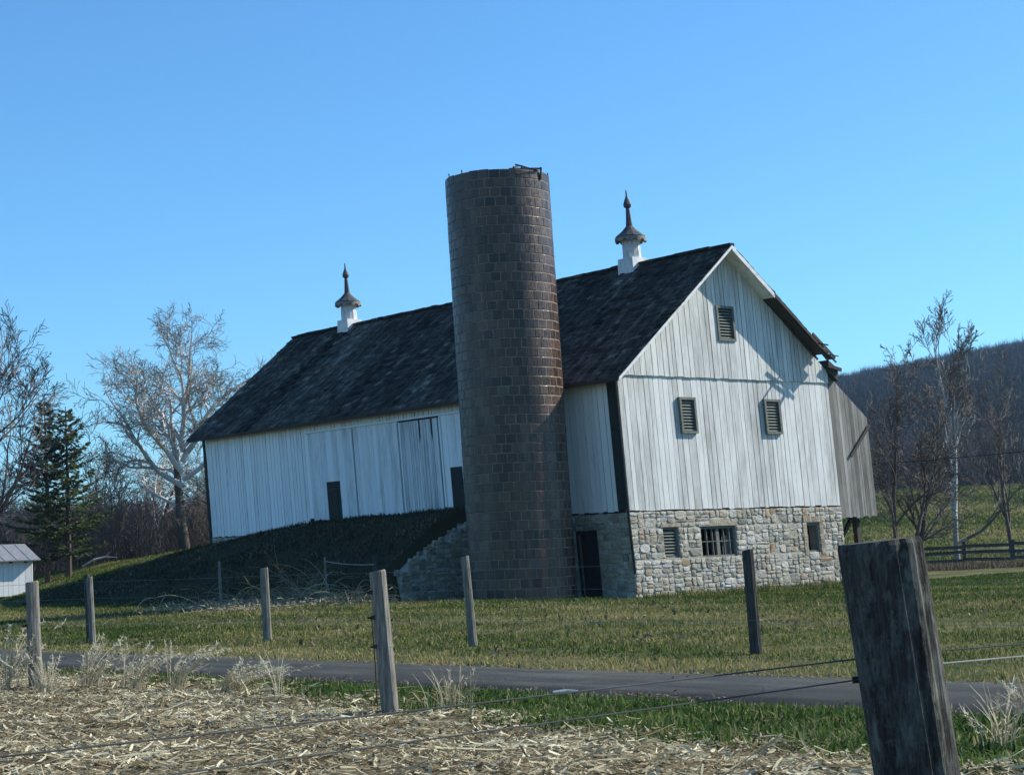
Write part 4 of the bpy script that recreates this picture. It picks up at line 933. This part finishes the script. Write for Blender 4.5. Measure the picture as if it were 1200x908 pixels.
# lawn
n = 620000; u = nr.uniform(-40, 64, n); v = nr.uniform(-25.75, .1, n); x, y = xy(u, v)
k = in_view(x, y) & (nr.random(n) < np.clip(34 / np.maximum(y, 1), .22, 1)) & ~((u > -.1) & (u < RET_U + .2) & (v > -.12)) & ((u < RET_U - .3) | (u > RET_U + .5) | (v < -4.3)) & ((u - SU) ** 2 + (v - SV) ** 2 > 3.3)
x, y, u, v = x[k], y[k], u[k], v[k]; n = len(x)
pat = .47 + .30 * wob(u * .35, v, 1.5) + .26 * wob(u * .6, v, 5, 1) + .16 * wob(u, v, .5, 2) + .55 * sstep(-23.2, -25.2, v) + .28 * np.exp(-((v + 15.5) / 3.0) ** 2) - .30 * np.exp(-((v + 4.0) / 3.5) ** 2)
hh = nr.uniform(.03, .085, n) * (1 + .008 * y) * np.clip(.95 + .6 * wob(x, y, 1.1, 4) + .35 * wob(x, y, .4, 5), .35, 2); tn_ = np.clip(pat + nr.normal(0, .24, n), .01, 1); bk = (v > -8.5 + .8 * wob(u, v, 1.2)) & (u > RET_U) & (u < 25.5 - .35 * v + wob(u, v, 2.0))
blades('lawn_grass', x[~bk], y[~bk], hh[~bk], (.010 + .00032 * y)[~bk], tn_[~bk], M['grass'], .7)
blades('shaded_bank_grass', x[bk], y[bk], hh[bk] * 1.3, (.010 + .0004 * y)[bk], tn_[bk], M['bankshade'], .7)  # grass inside the shadow outline takes the darkened colours
n = 5000; u = nr.uniform(-1.2, .05, n) ** 1; v = nr.uniform(-.2, 11, n); x, y = xy(u, v)
blades('wall_foot_grass', x, y, nr.uniform(.06, .26, n) * np.clip(1.1 + .8 * wob(x, y, .7), .3, 2), nr.uniform(.02, .04, n), np.clip(nr.normal(.5, .3, n), .01, 1), M['grass'], .5)
n = 9000; u = nr.uniform(-24, 12, n); v = nr.uniform(-25, -.3, n); x, y = xy(u, v); k = in_view(x, y) & ((u - SU) ** 2 + (v - SV) ** 2 > 3.3) & (nr.random(n) < .4 + .6 * wob(x, y, 2.5, 3)) & ((v < -6) | (u < 7)); x, y = x[k], y[k]; n = len(x)
blades('fallen_leaves', x, y, nr.uniform(.05, .12, n), nr.uniform(.04, .08, n), np.clip(nr.normal(.55, .25, n), .01, 1), M['weeds'], 3.0, zoff=.03)
n = 16000; sd_ = nr.random(n) < .55; v = np.where(sd_, -28.42 + np.abs(nr.normal(0, .22, n)), -25.52 - np.abs(nr.normal(0, .16, n))); v = np.where(nr.random(n) < .06, nr.uniform(-28.3, -25.6, n), v); u = nr.uniform(-40, 30, n); x, y = xy(u, v); k = in_view(x, y) & (nr.random(n) < .55 + .6 * wob(x, y, .9, 7)); x, y, v = x[k], y[k], v[k]; n = len(x)
blades('road_edge_debris', x, y, nr.uniform(.02, .07, n), nr.uniform(.012, .04, n), np.clip(nr.normal(.7, .25, n), .01, 1), M['weeds'], 4.0, zoff=.055)
n = 26000; u = nr.uniform(RET_U + .6, 27, n); v = nr.uniform(-9.5, -.2, n); x, y = xy(u, v); k = (wob(x, y, .9, 11) + .4 * wob(x, y, .3, 12) > .38 - .5 * np.exp(-((u - RET_U) / 1.6) ** 2)); x, y = x[k], y[k]; n = len(x)
blades('ramp_weeds', x, y, nr.uniform(.05, .19, n), nr.uniform(.02, .045, n), np.clip(nr.normal(.5, .28, n), .01, 1), M['weeds'], .9)
# lawn right of the barn and behind
n = 90000; y = nr.uniform(46, 84, n); x = nr.uniform(3, 30, n); u, v = uv(x, y); k = in_view(x, y) & (u < -.1); x, y, u, v = x[k], y[k], u[k], v[k]; n = len(x)
blades('lawn_grass', x, y, nr.uniform(.05, .11, n), .02 + .0002 * y, np.clip(.34 + .3 * wob(u * .35, v, 1.7) + nr.normal(0, .15, n), .01, 1), M['grass'], .7)
n = 110000; y = np.sqrt(nr.uniform(84 ** 2, 255 ** 2, n)); x = nr.uniform(.12, .36, n) * y; z_ = nr.random(n)
blades('field_grass', x, y, nr.uniform(.08, .22, n) * (1 + y / 200), .03 + .0007 * y, np.clip(.55 + .35 * wob(x, y * .5, 9) + .2 * wob(x, y, 3, 2) + nr.normal(0, .18, n), .01, 1), M['grass'], .7)
n = 9000; x = nr.uniform(16, 31, n); y = 84.0 + (x - 18.4) * .165 + nr.normal(-.3, .55, n)
blades('fence_weeds', x, y, nr.uniform(.12, .5, n), nr.uniform(.02, .05, n), np.clip(nr.normal(.6, .3, n), .01, 1), M['weeds'], .5)
# mound grass at the left end
n = 60000; y = nr.uniform(60, 100, n); x = nr.uniform(-36, -8, n); u, v = uv(x, y); k = in_view(x, y) & ((u > 27) & (v > 0)); x, y, u, v = x[k], y[k], u[k], v[k]; n = len(x)
blades('lawn_grass', x, y, nr.uniform(.05, .12, n), np.full(n, .04), np.clip(.42 + .3 * wob(u, v, 2.5) + nr.normal(0, .15, n), .01, 1), M['grass'], .7)
# green verge between road and stubble
n = 90000; u = nr.uniform(-40, -8, n); v = nr.uniform(-32.2, -28.32, n); x, y = xy(u, v); e = v - stub_edge(u) + .5 * wob(x, y, .7) + .25 * wob(x, y, .25, 4)
k = in_view(x, y) & (e > nr.normal(0, .22, n)); x, y, u, v, e = x[k], y[k], u[k], v[k], e[k]; n = len(x)
blades('verge_grass', x, y, nr.uniform(.04, .13, n), nr.uniform(.012, .034, n), np.clip(np.where(nr.random(n) < .10, .85, .26 + .22 * wob(x, y, .6)) + nr.normal(0, .15, n), .01, 1), M['verge'], .9)
# fallen corn leaves and stalk bits
def litter(name, n, u0, u1, v0, v1, lmin, lmax, wmin, wmax, lift):
    u = nr.uniform(u0, u1, n); v = nr.uniform(v0, v1, n); x, y = xy(u, v); e = v - stub_edge(u) + .5 * wob(x, y, .7)
    k = in_view(x, y, 1.7) & (e < nr.normal(.05, .25, n)) & (nr.random(n) < .86 + .55 * wob(x, y, .45, 8) + .25 * wob(x, y, 1.6, 9)) & (y > 7) & (v < -28.5); x, y = x[k], y[k]; n = len(x)
    z = ground(x, y) + .006 + np.abs(nr.normal(0, lift, n)) + .05 * np.clip(wob(x, y, .35, 6), 0, 1)
    a = nr.uniform(0, 2 * np.pi, n); L = nr.uniform(lmin, lmax, n) * nr.uniform(.5, 1, n); w = nr.uniform(wmin, wmax, n); el = nr.normal(0, .24, n); cv = nr.normal(0, .24, n)
    d = np.stack([np.cos(a) * np.cos(el), np.sin(a) * np.cos(el), np.sin(el)], 1); s_ = np.stack([-np.sin(a), np.cos(a), nr.normal(0, .6, n)], 1); s_ /= np.linalg.norm(s_, axis=1)[:, None]
    upv = np.stack([np.zeros(n), np.zeros(n), np.ones(n)], 1); p = np.stack([x, y, z], 1); pts = []
    for j in range(4):
        t = j / 3 - .5; bend = cv * (t * t - .1) * L; tw = t * nr.normal(0, 1.2, n)
        c = p + d * (t * L)[:, None] + upv * np.abs(bend)[:, None] * .7 + s_ * (bend * .8)[:, None]
        ww = w * (1 - 1.2 * t * t * (1 if j in (0, 3) else .4)) * .5
        ss = s_ * np.cos(tw)[:, None] + upv * np.sin(tw)[:, None]; pts += [c - ss * ww[:, None], c + ss * ww[:, None]]
    V_ = np.stack(pts, 1); V_[:, :, 2] = np.maximum(V_[:, :, 2], (z - .01)[:, None]); V_ = V_.reshape(-1, 3); i = np.arange(n) * 8
    F_ = np.concatenate([np.stack([i + 2 * j, i + 2 * j + 1, i + 2 * j + 3, i + 2 * j + 2], 1) for j in range(3)])
    t = np.clip(nr.beta(1.5, 1.7, n) + .15 * wob(x, y, 1.2), .01, 1)
    return tag(mesh_np(name, V_, F_, M['litter'], np.tile(t, 3)), kind='stuff')
litter('corn_litter', 200000, -46, -8, -40, -28.6, .05, .28, .007, .026, .014)
litter('corn_stalk_litter', 5500, -46, -8, -40, -28.9, .22, .75, .009, .019, .035)
# cut corn stubs in rows
# tall dry tufts
def tuft(x, y, nst, h, spread, label, plume=False, bias=(0, 0), tl=.82):
    R_ = random.Random(int(x * 100 + y * 7)); mb = MB()
    for i in range(int(nst * .62)):
        a = R_.uniform(0, 6.283); r = abs(R_.gauss(0, .10)) * (spread / .4); l = h * R_.uniform(.45, 1.1); lx, ly = math.cos(a) * R_.uniform(0, spread) + bias[0] * R_.uniform(.4, 1.2), math.sin(a) * R_.uniform(0, spread) + bias[1]
        pts = []
        for j in range(6):
            t = j / 5; pts.append(Vector((math.cos(a) * r + lx * t * t * l * 1.4, math.sin(a) * r + ly * t * t * l * 1.4, l * (t - .28 * t * t * min(1.2, (abs(lx) + abs(ly)))))))
        tn = min(1, max(.05, R_.gauss(tl, .2))); wd = R_.uniform(.003, .0065)
        mb.tube(pts, [wd, wd, wd * .9, wd * .8, wd * .6, wd * .3], 3, tn, cap=False)
        if R_.random() < .6:                                   # a leaf blade
            q_ = pts[R_.randint(1, 3)]; d = Vector((R_.gauss(0, 1), R_.gauss(0, 1), R_.uniform(-.1, .8))).normalized() * R_.uniform(.1, .26); s_ = Vector((-d.y, d.x, 0)).normalized() * R_.uniform(.003, .008)
            mb.add([q_ - s_, q_ + s_, q_ + d * .6 + s_ + Vector((0, 0, .03)), q_ + d * .6 - s_ + Vector((0, 0, .03)), q_ + d], [(0, 1, 2, 3), (3, 2, 4)], tn)
        if plume and R_.random() < plume:
            tp = pts[-1]; dd = (pts[-1] - pts[-2]).normalized()
            for j in range(26):
                s_ = R_.uniform(-.16, .06); q_ = tp + dd * s_; d = (dd * .8 + Vector((R_.gauss(0, .5), R_.gauss(0, .5), R_.gauss(-.2, .4)))).normalized() * R_.uniform(.03, .07); w_ = d.orthogonal().normalized() * .0055
                mb.add([q_ - w_, q_ + w_, q_ + d], [(0, 1, 2)], min(1, tn + .25))
    o = mb.build('dry_grass_tuft', M['straw']); o.location = gp(x, y); return tag(o, label, 'grass tuft', 'tufts of tall dry grass at the field edge')
tuft(-.78, 18.9, 90, .48, .5, 'pale dry tuft right of the stout post at the field edge', .1, tl=.8)
tuft(-3.75, 22.9, 120, .46, .5, 'leaning straw tuft with drooping plumes at the end of the green verge', .6, (.9, 0), tl=.75)
tuft(-4.55, 23.6, 60, .62, .35, 'tall straw tuft with one high arching plume, left of the leaning tuft', .5, (.35, 0))
tuft(-5.2, 24.1, 80, .60, .4, 'straw tuft between the stout left post and the arching plume', .5, (.3, 0))
tuft(-5.9, 24.5, 90, .70, .4, 'tall feathery tuft just right of the stout left post', .5, (.3, 0))
tuft(-6.4, 24.3, 60, .5, .4, 'short straw tuft at the foot of the stout left post', .3)
tuft(-7.1, 24.9, 70, .95, .35, 'tall straw tuft with high stems just left of the stout left post', .4, (.2, 0))
tuft(-7.7, 25.0, 70, .8, .4, 'straw tuft at the left edge of the field', .4, (.1, 0))
tuft(-2.9, 21.2, 14, .75, .25, 'few thin pale stems by the road, right of the leaning tuft', .2)
tuft(4.3, 16.6 - 1.2, 70, .45, .5, 'straw tuft right of the big close post by the road', .1, tl=.7)
tuft(3.55, 13.6, 60, .5, .6, 'straw tuft behind the lower right side of the big close post', .1, tl=.75)
# seed heads sticking up close by
def seed_head(x, y, h, dx, lab):
    mb = MB(); pts = [Vector((dx * t * t, 0, h * (t - .15 * t * t))) for t in np.linspace(0, 1, 8)]; mb.tube(pts, [.004] * 7 + [.002], 4, .8, cap=False); R_ = random.Random(int(x * 91))
    dd = (pts[-1] - pts[-2]).normalized()
    for j in range(420):
        s_ = R_.uniform(-.02, .20); q_ = pts[-1] + dd * s_; d = (dd + Vector((R_.gauss(0, .45), R_.gauss(0, .45), R_.gauss(0, .45)))).normalized() * R_.uniform(.015, .04); w_ = d.orthogonal().normalized() * .0014
        mb.add([q_ - w_, q_ + w_, q_ + d], [(0, 1, 2)], R_.uniform(.5, .9))
    o = mb.build('seed_head', M['straw']); o.location = gp(x, y); return tag(o, lab, 'seed head', 'close grass seed heads in the stubble')
seed_head(1.22, 11.6, .34, .22, 'bent tan seed head at the bottom right of the stubble')
seed_head(-1.05, 12.6, .20, .2, 'tan seed head at the bottom middle of the stubble, left of its twin')
seed_head(.12, 12.5, .22, .22, 'tan seed head at the bottom middle of the stubble, right of its twin')

# brush at the foot of the ramp: each thorny heap on its own
BR = MB(); NB = [0]
def heap(x, y, n, w, h, label, tn=.5, arch=1.0):
    R_ = random.Random(int(x * 50)); mb = MB()
    for i in range(n):
        p = Vector((R_.gauss(0, w * .4), R_.gauss(0, .5), 0)); a = R_.uniform(0, 6.283); L = R_.uniform(.6, 1.9) * arch; pts = [p]
        d = Vector((math.cos(a) * .7, math.sin(a) * .5, R_.uniform(.4, 1.2) * h)).normalized()
        for j in range(7):
            d = (d + Vector((R_.gauss(0, .15), R_.gauss(0, .15), -.22 + R_.gauss(0, .1)))).normalized(); q_ = pts[-1] + d * L / 7; q_.z = max(q_.z, .01); pts.append(q_)
        r_ = R_.uniform(.005, .014); mb.tube(pts, [r_] * 5 + [r_ * .7, r_ * .5, r_ * .3], 3, min(1, max(.02, R_.gauss(tn, .22))), cap=False)
    for i in range(n * 7):
        q_ = Vector((R_.gauss(0, w * .5), R_.gauss(0, .5), abs(R_.gauss(0, .12)))); d = Vector((R_.gauss(0, 1), R_.gauss(0, 1), R_.gauss(0.2, .5))).normalized() * R_.uniform(.06, .2); s_ = d.orthogonal().normalized() * R_.uniform(.006, .018)
        mb.add([q_ - s_, q_ + s_, q_ + d], [(0, 1, 2)], min(1, max(.02, R_.gauss(tn + .05, .25))))
    z_ = gz(x, y)
    for q_ in mb.v: BR.v.append((q_[0] + x, q_[1] + y, q_[2] + gz(q_[0] + x, q_[1] + y)))
    b = NB[0]; NB[0] += len(mb.v); BR.f.extend(tuple(b + i for i in f) for f in mb.f); BR.t.extend(mb.t)
heap(-10.4, 57.0, 60, 1.6, .7, 'sparse dry brush around the left stake')
heap(-8.4, 58.6, 110, 2.0, .9, 'dry brush between the left stake and the rope stake')
heap(-7.0, 58.9, 170, 1.6, 1.2, 'tallest tangle of bare vines, left of the rope stake', .45, 1.3)
heap(-5.4, 57.2, 120, 1.4, .8, 'low dry brush between the rope stake and the dark post')
heap(-9.2, 55.2, 110, 2.2, .35, '', .45, .6)
heap(-6.9, 55.9, 90, 2.0, .35, 'flat pale dead grass below the rope stake', .45, .6)
tag(BR.build('dry_brush', M['straw']), kind='stuff')
# pale sliver at the road edge and white fallen limb on the left
mb = MB(); mb.tube([(0, 0, 0), (.15, .02, .008), (.27, .0, .004)], [.018, .022, .012], 6, .95); o = mb.build('dry_branch', M['bark']); o.location = (.30, 19.72, .035); tag(o, 'short pale stick lying on the near edge of the road', 'stick')
mb = MB(); mb.tube([(-1.0, 0, .1), (-.4, 0, .42), (.2, .1, .55), (.8, 0, .5)], [.05, .065, .055, .02], 6, .9); mb.tube([(.2, .1, .55), (.5, 0, .8)], [.03, .012], 5, .85); o = mb.build('fallen_limb', M['bark']); o.location = gp(-21.6, 93); tag(o, 'white fallen limb at the edge of the scrub under the spruces', 'limb')

# ------------------------------------------------------------------ haze between here and the hill
hm = bpy.data.materials.new('cold_air'); hm.use_nodes = True; t = hm.node_tree; t.nodes.clear()
out = t.nodes.new('ShaderNodeOutputMaterial'); pv = t.nodes.new('ShaderNodeVolumePrincipled'); pv.inputs['Color'].default_value = (.42, .70, 1, 1); pv.inputs['Density'].default_value = .00011; pv.inputs['Anisotropy'].default_value = .2
t.links.new(pv.outputs[0], out.inputs['Volume'])
mb = MB(); mb.box(-4200, 4200, -900, 4200, -12, 190); tag(mb.build('haze', hm), kind='stuff')
